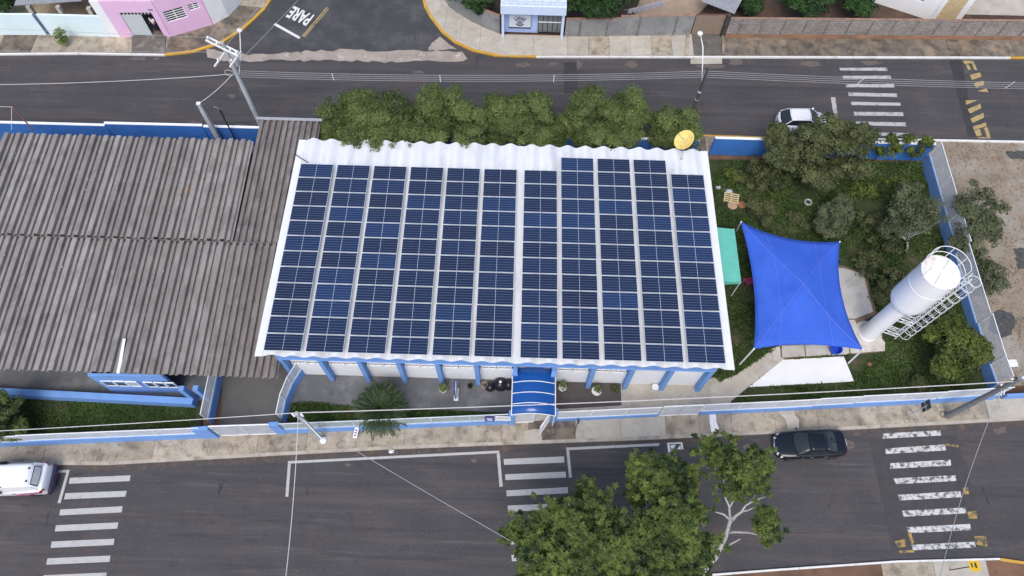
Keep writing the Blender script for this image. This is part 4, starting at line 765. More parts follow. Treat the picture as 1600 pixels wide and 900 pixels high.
MB().wall(_s1, _s2, .05, 2.5, 2.74).build('transom', 'white_metal', PK)
fl = MB().prism([_s0, P1, (P1[0]+2,P1[1]+7), (_s0[0]+1,_s0[1]+7)], .05, .29).build('shop_floor', 'ramp_concrete', PK)
MB().wall((_s1[0]-1,_s1[1]+4.5), (_s2[0]+1,_s2[1]+4.5), .1, .3, 3).build('inner_wall', 'black', PK)
def faced(a, b, holes, z1, t, m, parent):
    """wall along a-b with rectangular openings (u0,u1,z0,z1)"""
    us = sorted({0, 1, *[h[0] for h in holes], *[h[1] for h in holes]})
    for u0, u1 in zip(us, us[1:]):
        cut = [h for h in holes if h[0] <= u0 and h[1] >= u1]
        p, q = lerp(a, b, u0), lerp(a, b, u1)
        if cut: MB().wall(p, q, t, 0, cut[0][2]).build('facade', m, parent); MB().wall(p, q, t, cut[0][3], z1).build('facade', m, parent)
        else: MB().wall(p, q, t, 0, z1).build('facade', m, parent)
hs = [(.10,.56,1.55,2.65), (.66,.90,2.05,2.65)]
faced(P1, P2, hs, HP, .2, 'pink_wall', PK)
for (u0,u1,z0,z1), nb in zip(hs, (5, 3)):
    p, q = lerp(P1,P2,u0), lerp(P1,P2,u1); wn = MB()
    for z in np.linspace(z0+.02, z1-.02, nb+1): wn.wall(p, q, .12, z-.02, z+.02)
    for u in (0.01, .5, .99): c = lerp(p,q,u); wn.beam((c[0],c[1],z0), (c[0],c[1],z1), .06, .1)
    wn = wn.build('window', 'white_metal', PK); MB().wall(lerp(p,q,.02), lerp(p,q,.98), .03, z0, z1).build('pane', 'glass_dark', wn)
MB().wall((P2[0],P2[1]), (P2[0]+1.5,P2[1]+7), .2, 0, HP).build('facade', 'pink_wall', PK)
pr = MB().prism([(P0[0],P0[1]+.1), (P1[0],P1[1]+.1), (P2[0]-.1,P2[1]+.1), (P2[0]+1.4,P2[1]+7), (P0[0]+.5,P0[1]+8.5)], HP-.35, HP-.25).build('roof', 'fibre_cement', PK)
MB().wall((P0[0],P0[1]+.16), (P1[0],P1[1]+.16), .1, HP, HP+.12).build('parapet_cap', 'brick_trim', pr)
MB().wall(lerp(P0,P1,.88), lerp(P0,P1,.95), .24, 2.95, 3.1).build('meter_box', 'slate_door', PK)
ramp = struct('shop_ramp', 'ramp_concrete', [(-32.42, 44.53), (-29.61, 44.64), (-29.27, 42.76), (-32.0, 42.66)], -.05, lambda x,y: .17+.1*max(0,(y-43.0)/1.6))
CW = thing('corner_wall', 'bare white rendered wall wrapping the street corner', 'wall', (*P2,0))
for a, b in (((-26.01, 46.19), (-24.95, 47.15)), ((-24.95, 47.15), (-24.37, 48.37)), ((-24.37, 48.37), (-23.3,53))): MB().wall(a, b, .2, 0, 3.0).build('wall_body', 'plain_white', CW)
# ---- light blue shop
BS = thing('blue_shop', 'narrow light blue shop with glass door and round emblem sign', 'building', (*(0.86, 46.0),0))
S0, S1 = (-1.62, 45.88), (3.51, 45.95); by = (S0[1]+S1[1])/2
MB().box(S0[0], S1[0], by+.35, by+.55, 0, 3.0).build('front_wall', 'shop_blue', BS)
for x in (S0[0], S1[0]-.2): MB().box(x, x+.2, by-.35, by+.349, 0, 2.72).build('side_pier', 'shop_blue_light', BS)
MB().box(S0[0]-.08, S1[0]+.08, by-.45, by+.7, 2.72, 3.55).build('fascia', 'shop_blue_light', BS)
MB().box(S0[0], S0[0]+.2, by+.56, by+9, 0, 3.5).build('side_wall', 'shop_blue', BS); MB().box(S1[0]-.2, S1[0], by+.56, by+9, 0, 3.5).build('side_wall', 'shop_blue', BS)
up = MB().box(S0[0]+.05, S1[0]-.05, by+.9, by+9, 3.56, 6.2).build('upper_floor', 'shop_blue_light', BS)
MB().box(S0[0]+.4, S1[0]-.4, by+.86, by+.9, 3.75, 4.9).build('upper_window', 'glass_dark', BS)
rl = MB()
for z in (3.75, 4.05, 4.35): rl.beam((S0[0],by-.3,z), (S1[0],by-.3,z), .04)
for k in range(9): x = S0[0]+(S1[0]-S0[0])*k/8; rl.beam((x,by-.3,3.55), (x,by-.3,4.4), .04)
rl.build('balcony_rail', 'white_metal', BS)
D0, D1 = (1.4, 46.02)[0], (3.4, 46.09)[0]
dz = MB().box(D0, D1, by+.3, by+.34, .1, 2.6).build('glass_door', 'glass_grey', BS)
for z in (.1, 1.25, 2.55): MB().box(D0, D1, by+.26, by+.3, z, z+.09).build('door_rail', 'white_metal' if z == 1.25 else 'car_trim', dz)
for k in range(6): x = D0+(D1-D0)*k/5; MB().box(x-.025, x+.025, by+.27, by+.3, .19, 2.55).build('door_bar', 'car_trim', dz)
G0, G1 = (-1.03, 45.81)[0], (0.78, 45.88)[0]
sg = thing('shop_sign', 'pale sign board with dark round emblem on the light blue shop front', 'sign', ((G0+G1)/2, by+.3, .62))
MB().box(G0, G1, by+.24, by+.33, .70, 1.98).build('board', 'sign_pale', sg); MB().box(G0-.03, G1+.03, by+.2, by+.34, .62, .70).build('base_strip', 'sign_ink', sg)
for x in (G0-.04, G1+.01): MB().box(x, x+.03, by+.22, by+.33, .70, 1.98).build('frame', 'sign_grey', sg)
cx, cz = (G0+G1)/2, 1.22
def ring(r0, r1, a0, a1, m, name, n=18):
    b = MB(); b.grid([[(cx+r*math.cos(a), by+.236, cz+r*math.sin(a)*1.05) for r in (r0, r1)] for a in np.linspace(math.radians(a0), math.radians(a1), n)]); solidify(b.build(name, m, sg), .006)
ring(.33, .44, 20, 160, 'sign_ink', 'emblem_arc'); ring(.27, .38, 205, 335, 'sign_ink', 'emblem_arc'); ring(.0, .24, 0, 360, 'sign_grey', 'emblem_disc')
for i, ch in enumerate('TOKAS'):
    a = math.radians(138-24*i); ex = Vector((math.sin(a), 0, -math.cos(a))); ey = Vector((math.cos(a), 0, math.sin(a)))
    text_mesh(ch, Vector((cx+.49*math.cos(a), by+.232, cz+.49*math.sin(a)))-ex*.085, ex*.17, ey*.19, 'sign_ink', 'letter', sg)
# ---- street walls on the shop side
def streetwall(label, pts, z, m, base=None, t=.18, cap='coping', butt=0, name='street_wall'):
    w = thing(name, label, 'wall', (*pts[0],0))
    for a, b in zip(pts, pts[1:]):
        MB().wall(a, b, t, base or 0, z).build('wall_body', m, w)
        if base: MB().wall(a, b, t+.05, 0, base).build('plinth', 'block_base', w)
        MB().wall(a, b, t+.02, z, z+.05).build('coping', cap, w)
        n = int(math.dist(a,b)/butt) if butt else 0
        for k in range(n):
            c = lerp(a, b, (k+.5)/n); d = (Vector(b)-Vector(a)).normalized(); e = (c[0]+d.x*.16, c[1]+d.y*.16); MB().wall(c, e, t+.07, base or 0, z-.002).build('pier', 'pier_stain_shade', w)  # dark strip paints the buttress shadow and stain onto the wall
    return w
streetwall('curved grey rendered wall leading to the light blue shop', [(2.6,75), (-5,54), (-6.69, 49.79), (-6.2, 49.05), (-5.55, 48.33), (-4.07, 47.27), (-2.95, 46.58), (-1.79, 46.01)], 2.0, 'block_wall_grey')
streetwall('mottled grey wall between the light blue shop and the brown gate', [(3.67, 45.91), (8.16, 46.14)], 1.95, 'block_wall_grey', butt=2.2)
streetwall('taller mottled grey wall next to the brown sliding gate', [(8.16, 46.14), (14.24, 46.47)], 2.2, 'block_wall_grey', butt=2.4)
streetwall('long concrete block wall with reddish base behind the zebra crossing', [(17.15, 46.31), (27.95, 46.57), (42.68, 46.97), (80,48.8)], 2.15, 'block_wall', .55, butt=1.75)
BG = thing('brown_gate', 'brown ribbed metal sliding gate in the grey street wall', 'gate', (*(15.5, 46.61),0))
ga, gb = (14.35, 46.53), (16.8, 46.62)
MB().wall(ga, gb, .05, .1, 2.25).build('sheet', 'brown_gate', BG)
for k in range(22): c = lerp(ga, gb, (k+.5)/22); MB().box(c[0]-.03, c[0]+.03, c[1]-.07, c[1]-.025, .16, 2.2).build('rib', 'gate_rib', BG)
MB().wall(ga, gb, .1, .05, .12).build('track', 'rust', BG); MB().wall(ga, gb, .1, 2.2, 2.28).build('top_rail', 'rust', BG)
gp = (16.95, 46.45); MB().box(gp[0]-.16, gp[0]+.16, gp[1]-.16, gp[1]+.16, 0, 2.4).build('gate_post', 'pole_dark', BG)
SD = thing('back_shed', 'dark shed with striped metal roof behind the brown gate', 'shed', (*(17.49, 50.33),0))
a, b = (14.75, 47.78), (17.34, 46.45)
MB().prism([(15.36, 51.4), (18.01, 48.92), (19.13, 50.01), (18.9, 53.11)], 0, 2.3).build('shed_wall', 'shed_navy', SD)
rf = MB(); d = Vector((b[0]-a[0], b[1]-a[1], 0)); nrm = Vector((-d.y, d.x, 0)).normalized()
for i in range(16):
    p = Vector((*a, 2.45))+d*(i/16); w = d/16
    rf.add([p, p+w*.5+Vector((0,0,.09)), p+w, p+nrm*4+Vector((0,0,.5)), p+nrm*4+w*.5+Vector((0,0,.59)), p+nrm*4+w+Vector((0,0,.5))], [(0,1,4,3),(1,2,5,4)])
solidify(rf.build('shed_roof', 'shed_roof', SD), .02)
MB().beam((*(17.74, 48.91),2.3), (*(19.62, 51.88),2.3), .3, .5).build('shed_beam', 'pole_dark', SD)
WH = thing('white_house', 'white rendered house beyond the block wall with barred window and porch opening', 'house', (*(34.79, 50.61),0))
h0, h1, h2 = (30.53, 51.06), (35.11, 49.04), (37.77, 49.14)
faced(h0, h1, [(.42,.74,1.5,2.7)], 3.2, .2, 'plain_white', WH)
p, q = lerp(h0,h1,.42), lerp(h0,h1,.74); wn = MB()
for k in range(6): z = 1.52+k*.232; wn.wall(p, q, .12, z-.02, z+.02)
for u in (0, .25, .5, .75, 1): c = lerp(p,q,u); wn.beam((c[0],c[1],1.5), (c[0],c[1],2.7), .05, .1)
wn = wn.build('window', 'shutter_grey', WH); MB().wall(p, q, .03, 1.5, 2.7).build('pane', 'glass_dark', wn)
faced(h1, h2, [(.15,.8,0,2.5)], 3.2, .2, 'plain_white', WH)
MB().wall(lerp(h1,h2,.15), lerp(h1,h2,.8), .04, 0, 2.5).build('porch_back', 'timber', WH)
MB().prism([h0, h1, h2, (h2[0]+2,h2[1]+8), (h0[0]+1,h0[1]+9)], 3.21, 3.3).build('roof', 'terracotta', WH)

db = MB()
for k in range(60):
    x = random.uniform(-36,-18.8); y = random.uniform(GS+.3, GN-.3); z = (3.5+(y-GS)*.042 if y < YG else 4.02+(y-YG)*.022)+.27; s = random.uniform(.03,.09); db.beam((x,y,z), (x+s*random.uniform(-1,1),y+s*1.5,z), s*.8, .03)
prop(db.build('roof_debris', 'kerb_concrete', groof), kind='stuff')
MB().tube([(-15.5, 30.01, 4.4), (-15.07, 29.66, 4.45), (-14.38, 29.15, 4.6)], .035, 6).build('solar_cable', 'black', roof)

# ================================================================== VEGETATION
RT = 'row of street trees along the north pavement'
row = [
 ('bushy street tree overhanging the grey roof corner, end of the row', (-13.71, 35.25), [(*(-12.51, 34.25),3,2.03,1.90,1.90), (*(-13.38, 33.46),2.4,1.63,1.49,1.49), (*(-11.96, 31.98),3.7,1.25,.95,.9)]),
 ('tallest bushy street tree reaching over the road opposite the side street', (-10.47, 35.36), [(*(-9.67, 34.57),3.6,2.71,2.44,2.30), (*(-11.15, 34.14),2.6,2.17,1.90,1.90), (*(-8.46, 34.2),2.5,2.17,1.76,1.76), (*(-10.11, 31.82),3.7,1.25,.95,.9), (*(-8.27, 31.77),3.7,1.25,.95,.9)]),
 ('street tree pressed against the tallest one in the row', (-6.58, 35.44), [(*(-5.59, 34.68),3.2,1.90,1.90,1.90), (*(-6.55, 33.83),2.3,2.03,1.63,1.63), (*(-6.45, 31.84),3.7,1.25,.95,.9)]),
 ('lower round street tree in the middle of the row', (-2.98, 35.5), [(*(-3.57, 34.57),2.7,1.76,1.63,1.76), (*(-1.82, 34.75),2.7,1.63,1.63,1.63), (*(-2.75, 33.8),1.9,1.90,1.36,1.49), (*(-3.4, 32.06),3.7,1.25,.95,.9)]),
 ('wide street tree above the middle of the white roof', (1.42, 35.59), [(*(1.17, 34.93),2.9,2.03,1.76,1.90), (*(2.31, 34.06),2.1,1.90,1.49,1.49), (*(-0.09, 34.25),2.2,1.63,1.49,1.49), (*(1.4, 32.45),3.7,1.25,.95,.9)]),
 ('slim upright street tree before the gap in the row', (5.28, 35.66), [(*(4.79, 35.21),3.3,1.43,1.63,2.03), (*(5.04, 34.21),2.1,1.76,1.36,1.63), (*(5.31, 32.81),3.7,1.25,.95,.9)]),
 ('feathery upright street tree behind the gap in the row', (7.78, 35.69), [(*(7.77, 35.59),3.4,1.43,1.49,2.03), (*(6.95, 34.22),2.1,1.63,1.36,1.63), (*(8.34, 34.83),2.6,1.36,1.36,1.49), (*(7.29, 32.65),3.7,1.25,.95,.9)]),
 ('round street tree standing alone beside the yellow satellite dish', (12.29, 35.72), [(*(11.67, 34.82),2.6,1.69,1.63,1.69), (*(12.04, 34.21),1.8,1.69,1.36,1.49), (*(10.67, 34.71),2.1,1.08,1.08,1.08)]),
]
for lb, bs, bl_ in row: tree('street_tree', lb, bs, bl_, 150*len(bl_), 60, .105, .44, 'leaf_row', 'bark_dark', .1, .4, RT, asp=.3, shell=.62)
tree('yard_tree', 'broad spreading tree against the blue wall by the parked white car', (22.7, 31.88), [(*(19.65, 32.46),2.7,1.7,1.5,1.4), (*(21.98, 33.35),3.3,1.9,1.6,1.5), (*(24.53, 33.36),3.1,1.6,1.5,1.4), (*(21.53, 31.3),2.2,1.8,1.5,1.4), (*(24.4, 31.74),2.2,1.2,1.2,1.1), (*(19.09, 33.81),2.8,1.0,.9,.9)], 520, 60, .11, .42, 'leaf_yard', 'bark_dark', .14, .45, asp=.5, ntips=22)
tree('yard_shrub', 'brownish twiggy shrub below the broad tree by the blue wall', (19.66, 30.92), [(*(18.9, 31.36),1.0,1.3,1.1,.9), (*(17.91, 32.51),.8,.9,.8,.7)], 90, 35, .09, .35, 'leaf_yard', 'bark_dark', .05, .4, cat='shrub', ntips=30)
tree('yard_shrub', 'rounded grey green shrub behind the blue shade sail', (23.93, 27.71), [(*(23.29, 28.2),1.4,1.4,1.4,1.1), (*(22.3, 27.34),1.0,1.0,1.0,.8)], 190, 50, .085, .32, 'leaf_grey', 'bark_dark', .07, .35, cat='shrub', ntips=16)
tree('yard_shrub', 'low loose shrub between pallet and shade sail', (17.9, 28.34), [(*(17.92, 28.67),.8,1.1,1.1,.6)], 70, 45, .085, .3, 'leaf_yard', 'bark_dark', .04, .35, cat='shrub')
tree('yard_tree', 'sparse grey leaved tree inside the side fence', (28.26, 25.98), [(*(28.5, 27.9),2.6,1.5,1.6,1.3), (*(26.84, 27.16),2.0,1.4,1.4,1.1), (*(27.93, 29.48),2.6,1.0,1.0,.8)], 230, 34, .085, .36, 'leaf_grey', 'bark_pale', .08, .35, ntips=26)
tree('lot_tree', 'thin grey green tree leaning over the mesh fence into the dirt lot', (31.11, 25.29), [(*(32.64, 28.3),2.6,1.7,1.7,1.3), (*(33.15, 26.73),2.2,1.2,1.3,1.0), (*(31.3, 26.01),2.0,1.2,1.2,1.0)], 210, 36, .095, .36, 'leaf_grey', 'bark_dark', .08, .3, ntips=34)
tree('yard_shrub', 'greyish shrub spilling through the fence gap by the water tower', (32.32, 22.78), [(*(32.69, 23.11),1.4,1.0,1.3,.9), (*(32.55, 24.7),1.2,1.0,1.0,.8)], 110, 38, .085, .34, 'leaf_grey', 'bark_dark', .05, .35, cat='shrub', ntips=20)
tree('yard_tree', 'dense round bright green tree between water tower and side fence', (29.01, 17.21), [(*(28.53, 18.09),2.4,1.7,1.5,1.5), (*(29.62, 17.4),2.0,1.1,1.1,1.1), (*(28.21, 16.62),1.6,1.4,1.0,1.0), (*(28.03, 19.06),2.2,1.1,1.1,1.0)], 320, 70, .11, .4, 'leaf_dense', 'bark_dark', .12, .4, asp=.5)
tree('yard_shrub', 'dark low shrub below the railing of the water tower', (27.55, 20.43), [(*(27.44, 20.8),.8,1.2,1.1,.7), (*(26.68, 23.26),.7,1.2,1.1,.6)], 110, 45, .085, .3, 'leaf_yard', 'bark_dark', .04, .35, cat='shrub')
tree('yard_shrub', 'dim undergrowth along the yard beneath the side fence', (27.21, 26.48), [(*(26.72, 26.66),.6,1.6,1.3,.5), (*(25.23, 24.58),.5,1.2,1.2,.45)], 110, 45, .085, .3, 'leaf_yard', 'bark_dark', .04, .35, cat='shrub')
for k, (b_, lb) in enumerate((((28.65, 34.17), 'tall leafy sapling shooting above the back wall near the corner'), ((30.05, 33.92), 'leafy sapling in the corner of the play yard wall'), ((27.49, 33.98), 'leafy sapling touching the broad tree at the back wall'))):
    tree('sapling', lb, b_, [(b_[0]+.3,b_[1]+.2,2.2,.5,.4,.6), (b_[0]-.2,b_[1],1.4,.6,.5,.5)], 26, 22, .17, .3, 'leaf_dense', 'bark_dark', .03, .5, cat='sapling', asp=.3)
# trees behind the far walls
for lb, b_, bl_ in (
 ('dark tree filling the walled corner beside the light blue shop', (-4.04, 48.99), [(*(-3.73, 47.51),2.2,1.6,1.4,1.4), (*(-4.6, 48.73),2.0,1.4,1.4,1.2)]),
 ('big dark tree behind the grey wall next to the light blue shop', (6.6, 48.79), [(*(6.76, 47.12),2.8,2.0,1.6,1.6), (*(4.69, 47.76),2.6,1.8,1.6,1.5), (*(8.41, 48.41),2.6,1.6,1.4,1.4)]),
 ('small bright bush behind the wall beside the brown gate', (19.73, 49.43), [(*(19.3, 48.88),1.2,.9,.9,.8)]),
 ('dark round tree behind the concrete block wall', (24.32, 49.45), [(*(24.15, 48.43),2.2,1.7,1.5,1.4), (*(22.92, 49.11),2.2,1.4,1.4,1.3)]),
 ('green tree behind the block wall next to the white house', (28.77, 49.62), [(*(28.36, 48.73),1.8,1.3,1.2,1.2), (*(27.74, 49.74),1.8,1.2,1.2,1.2)]),
 ('dark garden tree behind the mint wall beside the carport', (-43.88, 46.74), [(*(-42.96, 46.46),1.6,1.2,1.2,1.1)])):
    tree('garden_tree', lb, b_, bl_, 85*len(bl_), 60, .12, .42, 'leaf_dark', 'bark_dark', .1, .4, 'trees behind the street walls')
tree('kerb_sapling', 'pale yellow green sapling growing from the pavement by the slate door', (-37.88, 43.57), [(*(-37.53, 43.37),1.2,.42,.42,.6), (*(-37.59, 43.34),.6,.36,.36,.4)], 46, 40, .07, .2, 'leaf_light', 'bark_dark', .03, .5, cat='sapling')
tree('conifer', 'feathery conifer at the end of the lawn strip by the blue planter wall', (-31.8, 10.69), [(*(-31.03, 11.79),2.6,1.0,1.0,1.3), (*(-31.26, 10.89),1.5,1.15,1.1,1.1), (*(-32.35, 11.47),2.2,1.0,1.0,1.2)], 240, 60, .12, .36, 'leaf_row', 'bark_dark', .1, .4, asp=.22)
# street trees on the near side of the south road
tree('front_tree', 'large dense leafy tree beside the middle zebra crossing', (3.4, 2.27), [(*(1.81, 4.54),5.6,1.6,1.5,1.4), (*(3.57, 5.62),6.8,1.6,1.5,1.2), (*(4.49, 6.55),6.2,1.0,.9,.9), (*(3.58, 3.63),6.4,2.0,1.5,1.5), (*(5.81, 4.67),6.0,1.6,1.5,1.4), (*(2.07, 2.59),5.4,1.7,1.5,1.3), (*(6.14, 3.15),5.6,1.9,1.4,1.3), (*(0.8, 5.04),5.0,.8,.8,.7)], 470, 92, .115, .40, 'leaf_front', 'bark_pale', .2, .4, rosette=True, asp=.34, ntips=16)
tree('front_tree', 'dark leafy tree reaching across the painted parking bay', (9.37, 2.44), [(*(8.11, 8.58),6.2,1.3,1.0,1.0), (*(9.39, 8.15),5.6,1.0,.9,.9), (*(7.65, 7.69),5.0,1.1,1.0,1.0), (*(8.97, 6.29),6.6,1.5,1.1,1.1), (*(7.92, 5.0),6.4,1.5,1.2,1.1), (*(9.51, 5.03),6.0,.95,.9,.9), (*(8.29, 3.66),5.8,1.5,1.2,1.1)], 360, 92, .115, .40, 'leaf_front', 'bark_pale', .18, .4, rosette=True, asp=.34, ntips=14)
V3 = lambda *p: Vector(p)
tree('front_tree', 'thin tree with bare pale branches leaning over the south road', (11.03, 3.52), [(*(11.55, 9.32),6.6,1.0,.85,.7), (*(12.44, 8.37),7.0,1.15,.9,.8), (*(11.89, 7.86),6.6,.9,.6,.6), (*(13.66, 8.89),6.8,.75,.55,.5), (*(13.72, 5.92),6.0,.55,.65,.5), (*(10.57, 4.68),5.4,.7,.55,.55), (*(13.34, 7.73),6.6,.5,.45,.4)], 190, 84, .115, .38, 'leaf_front', 'bark_pale', .11, .22, rosette=True, asp=.34, ntips=1, shell=.6, extra=[
  ([(11.0, 3.52, 0.1), (11.26, 3.83, 1.6), (11.68, 4.43, 3.0), (11.97, 5.42, 4.4), (12.07, 6.19, 5.2)], [.2,.17,.14,.12,.1]),
  ([(12.07, 6.19, 5.2), (11.63, 6.43, 5.5), (11.17, 6.49, 5.7)], [.08,.055,.03]),
  ([(12.07, 6.19, 5.2), (12.55, 6.53, 5.7), (12.73, 6.82, 6.0), (13.15, 7.06, 6.2), (13.75, 7.26, 6.3)], [.09,.07,.05,.04,.02]),
  ([(12.55, 6.53, 5.7), (12.91, 6.61, 5.9), (13.39, 6.84, 6.0)], [.05,.04,.02]),
  ([(12.07, 6.19, 5.2), (11.87, 6.81, 5.9), (11.56, 7.23, 6.3), (11.53, 8.35, 6.6)], [.08,.06,.05,.02]),
  ([(11.88, 6.66, 5.8), (12.09, 7.1, 6.2), (12.48, 8.17, 6.8)], [.06,.045,.02]),
  ([(12.0, 5.6, 4.6), (12.38, 5.59, 5.0), (12.94, 5.52, 5.4), (13.37, 5.37, 5.7), (13.73, 5.79, 6.0)], [.08,.065,.05,.035,.02]),
  ([(11.93, 4.82, 3.8), (12.31, 5.09, 4.2), (12.7, 5.29, 4.6)], [.07,.05,.03]),
  ([(12.48, 8.17, 6.8), (13.16, 8.41, 6.9), (13.59, 8.84, 7.0)], [.03,.02,.012])])
# feather palm in the front garden
PB = (-8.15, 12.89)
pm = thing('feather_palm', 'dark green feather palm with arching fronds behind the front fence', 'palm', (*PB, .07))
tb = MB(); tb.tube([(0,0,-.1), (.02,0,.5), (0,.03,1.0), (0,0,1.35)], [.34,.30,.28,.2], 14); tb.build('trunk', 'bark_dark', pm, smooth=True, local=True)
def frond_mesh(L_, droop, seed):
    r = np.random.default_rng(seed); C, N_, S, T = [], [], [], []; V = []; F = []; tn = []
    path = lambda s: np.array([L_*s*(1-.12*s), 0, .75*L_*s*(1-s*droop)])
    n = 30
    def q(a, b, c, d, t):
        k = len(V); V.extend([a, b, c, d]); F.append((k, k+1, k+2, k+3)); tn.append(t)
    for i in range(n):
        s0, s1 = i/n, (i+1)/n; a, b = path(s0), path(s1); w = .02*(1-s0)+.005
        q(a-[0,w,0], b-[0,w,0], b+[0,w,0], a+[0,w,0], .55)
        ll = (.55*math.sin(math.pi*min(1, s0*.86+.14))+.06)*L_*.22
        for sd in (-1, 1):
            for o in (0, .5):
                p = path(s0+o/n); d = np.array([.55, sd*.85, .12+.1*r.normal()]); d = d/np.linalg.norm(d); tip = p+d*ll*(.85+.3*r.random())-[0,0,ll*.22]; m_ = (p+tip)/2+[0,0,.04]; sv_ = np.array([.8,-sd*.3,0])*.016
                q(p, m_-sv_, tip, m_+sv_, r.random()*.7+(.25 if s0 > .8 else 0))
    me = bpy.data.meshes.new('frond'); me.from_pydata([tuple(v) for v in V], [], F); at = me.attributes.new('tint', 'FLOAT', 'FACE'); at.data.foreach_set('value', np.array(tn, dtype=np.float32)); me.materials.append(MATS['leaf_palm']); return me
fm = [frond_mesh(2.15, .7+.08*i, i) for i in range(5)]
for k in range(120):
    o = bpy.data.objects.new('frond', fm[k % 5]); COL.objects.link(o); o.parent = pm; el = k/120
    o.location = (.06*math.cos(k*2.4), .06*math.sin(k*2.4), 1.32+.12*el); o.rotation_euler = (random.uniform(-.2,.2), math.radians(28-72*el**1.2), k*2.39996); s = .86+.22*random.random()-.25*el; o.scale = (s, s, s)

for b_, s_, m_, lb in (((17.34, 31.7), .9, 'leaf_yard', 'dark weeds near the deep blue wall end'), ((20.51, 28.42), .8, 'leaf_yard', 'weedy clump just behind the shade sail'), ((25.92, 28.33), 1.0, 'leaf_yard', 'weedy clump between grey shrub and sparse tree'), ((25.96, 31.13), .8, 'leaf_dense', 'fresh green clump below the broad tree'), ((28.75, 31.8), .9, 'leaf_dense', 'fresh green clump near the yard corner'), ((25.75, 22.57), .9, 'leaf_yard', 'dark clump beside the concrete patio'), ((16.18, 32.25), .6, 'leaf_dense', 'low green clump at the white roof corner'), ((26.82, 16.03), .7, 'leaf_yard', 'low weeds beside the front fence by the dense tree'), ((29.37, 23.69), .9, 'leaf_yard', 'weedy clump behind the water tower')):
    tree('weed_clump', lb, b_, [(b_[0],b_[1],.3,s_,s_*.8,.4), (b_[0]+s_*.8,b_[1]-.3,.25,s_*.6,s_*.6,.3)], int(70*s_), 40, .085, .3, m_, 'bark_dark', .02, .4, cat='weeds', ntips=5)

# ================================================================== THINGS
# ---- water tower
TX, TY = (24.29, 19.52)
WT = thing('water_tower', 'tall white cup shaped water tower with caged ladder', 'water tower', (TX, TY, 0))
MB().lathe([(.60,.1),(.60,.14),(.56,.2),(.56,4.85),(.60,4.95)], (TX,TY,0), 28).build('column', 'tank_white', WT, smooth=False)
tk = MB().lathe([(.58,4.9),(.72,5.1),(.95,5.35),(1.06,5.6),(1.09,5.9),(1.09,7.85),(1.105,7.87),(1.105,7.93),(1.09,7.95),(1.09,9.3)], (TX,TY,0), 48).build('tank', 'tank_white', WT)
MB().lathe([(1.10,9.3),(1.10,9.34),(.6,9.42),(.0,9.46)], (TX,TY,0), 40).build('tank_top', 'tank_top', tk)
for a in (.9, 4.1): MB().beam((TX+.15*math.cos(a),TY+.15*math.sin(a),9.47), (TX+.98*math.cos(a),TY+.98*math.sin(a),9.4), .02, .02).build('top_seam', 'galvanised', tk)
MB().box(TX+.35, TX+.8, TY-.55, TY-.15, 9.38, 9.47).build('hatch', 'tank_top', tk)
MB().lathe([(.95,.0),(.95,.1),(0,.101)], (TX,TY,0), 24).build('footing', 'patio', WT)
LD = Vector((.93, -.36, 0)).normalized(); LO = Vector((TX,TY,0))+LD*1.42; LT = Vector((-LD.y, LD.x, 0))
la = MB()
lad = MB().beam(LO+LT*.2+Vector((0,0,1.0)), LO+LT*.2+Vector((0,0,9.9)), .04, .06).build('ladder_rail', 'white_metal', WT); MB().beam(LO-LT*.2+Vector((0,0,1.0)), LO-LT*.2+Vector((0,0,9.9)), .04, .06).build('ladder_rail', 'white_metal', WT)
for k in range(28): z = 1.15+k*.31; MB().beam(LO-LT*.2+Vector((0,0,z)), LO+LT*.2+Vector((0,0,z)), .025, .025).build('rung', 'white_metal', lad)
cage = None
for k in range(12):
    z = 1.6+k*.72; c = LO+LD*.34+Vector((0,0,z)); pts = [c+(LD*math.cos(a)+LT*math.sin(a))*.36 for a in np.linspace(-2.6, 2.6, 17)]
    o = MB().tube(pts, .017, 5).build('cage_hoop', 'white_metal', WT)
for a in (-1.7, -.85, 0, .85, 1.7):
    c = LO+LD*.34+(LD*math.cos(a)+LT*math.sin(a))*.36; MB().beam(c+Vector((0,0,1.6)), c+Vector((0,0,9.55)), .018, .018).build('cage_strap', 'white_metal', WT)
for z in (1.3, 3.2):
    for s in (-1, 1):
        br = MB(); a, b = Vector((TX,TY,z))+LD*.5+LT*.2*s, LO+LT*.2*s+Vector((0,0,z)); MB().beam(a, b, .035).build('brace', 'white_metal', WT); MB().beam(a+Vector((0,0,.4)), b+Vector((0,0,.4)), .035).build('brace', 'white_metal', WT); MB().beam(a, b+Vector((0,0,.4)), .025).build('brace', 'white_metal', WT); MB().beam(a+Vector((0,0,.4)), b, .025).build('brace', 'white_metal', WT)
for s in (-1, 1): MB().beam(Vector((TX,TY,7.0))+LD*1.08+LT*.2*s, LO+LT*.2*s+Vector((0,0,7.0)), .035).build('brace', 'white_metal', WT); MB().beam(Vector((TX,TY,9.2))+LD*1.08+LT*.2*s, LO+LT*.2*s+Vector((0,0,9.2)), .035).build('brace', 'white_metal', WT)
a0 = math.atan2(LD.y, LD.x)
for r, z in ((1.12, 9.75), (1.12, 10.35)): MB().tube([(TX+r*math.cos(a), TY+r*math.sin(a), z) for a in np.linspace(a0, a0+math.radians(215), 30)], .022, 6).build('guard_rail', 'white_metal', WT)
for k in range(6): a = a0+math.radians(215)*k/5; MB().beam((TX+1.12*math.cos(a), TY+1.12*math.sin(a), 9.2), (TX+1.12*math.cos(a), TY+1.12*math.sin(a), 10.36), .035).build('guard_post', 'white_metal', WT)
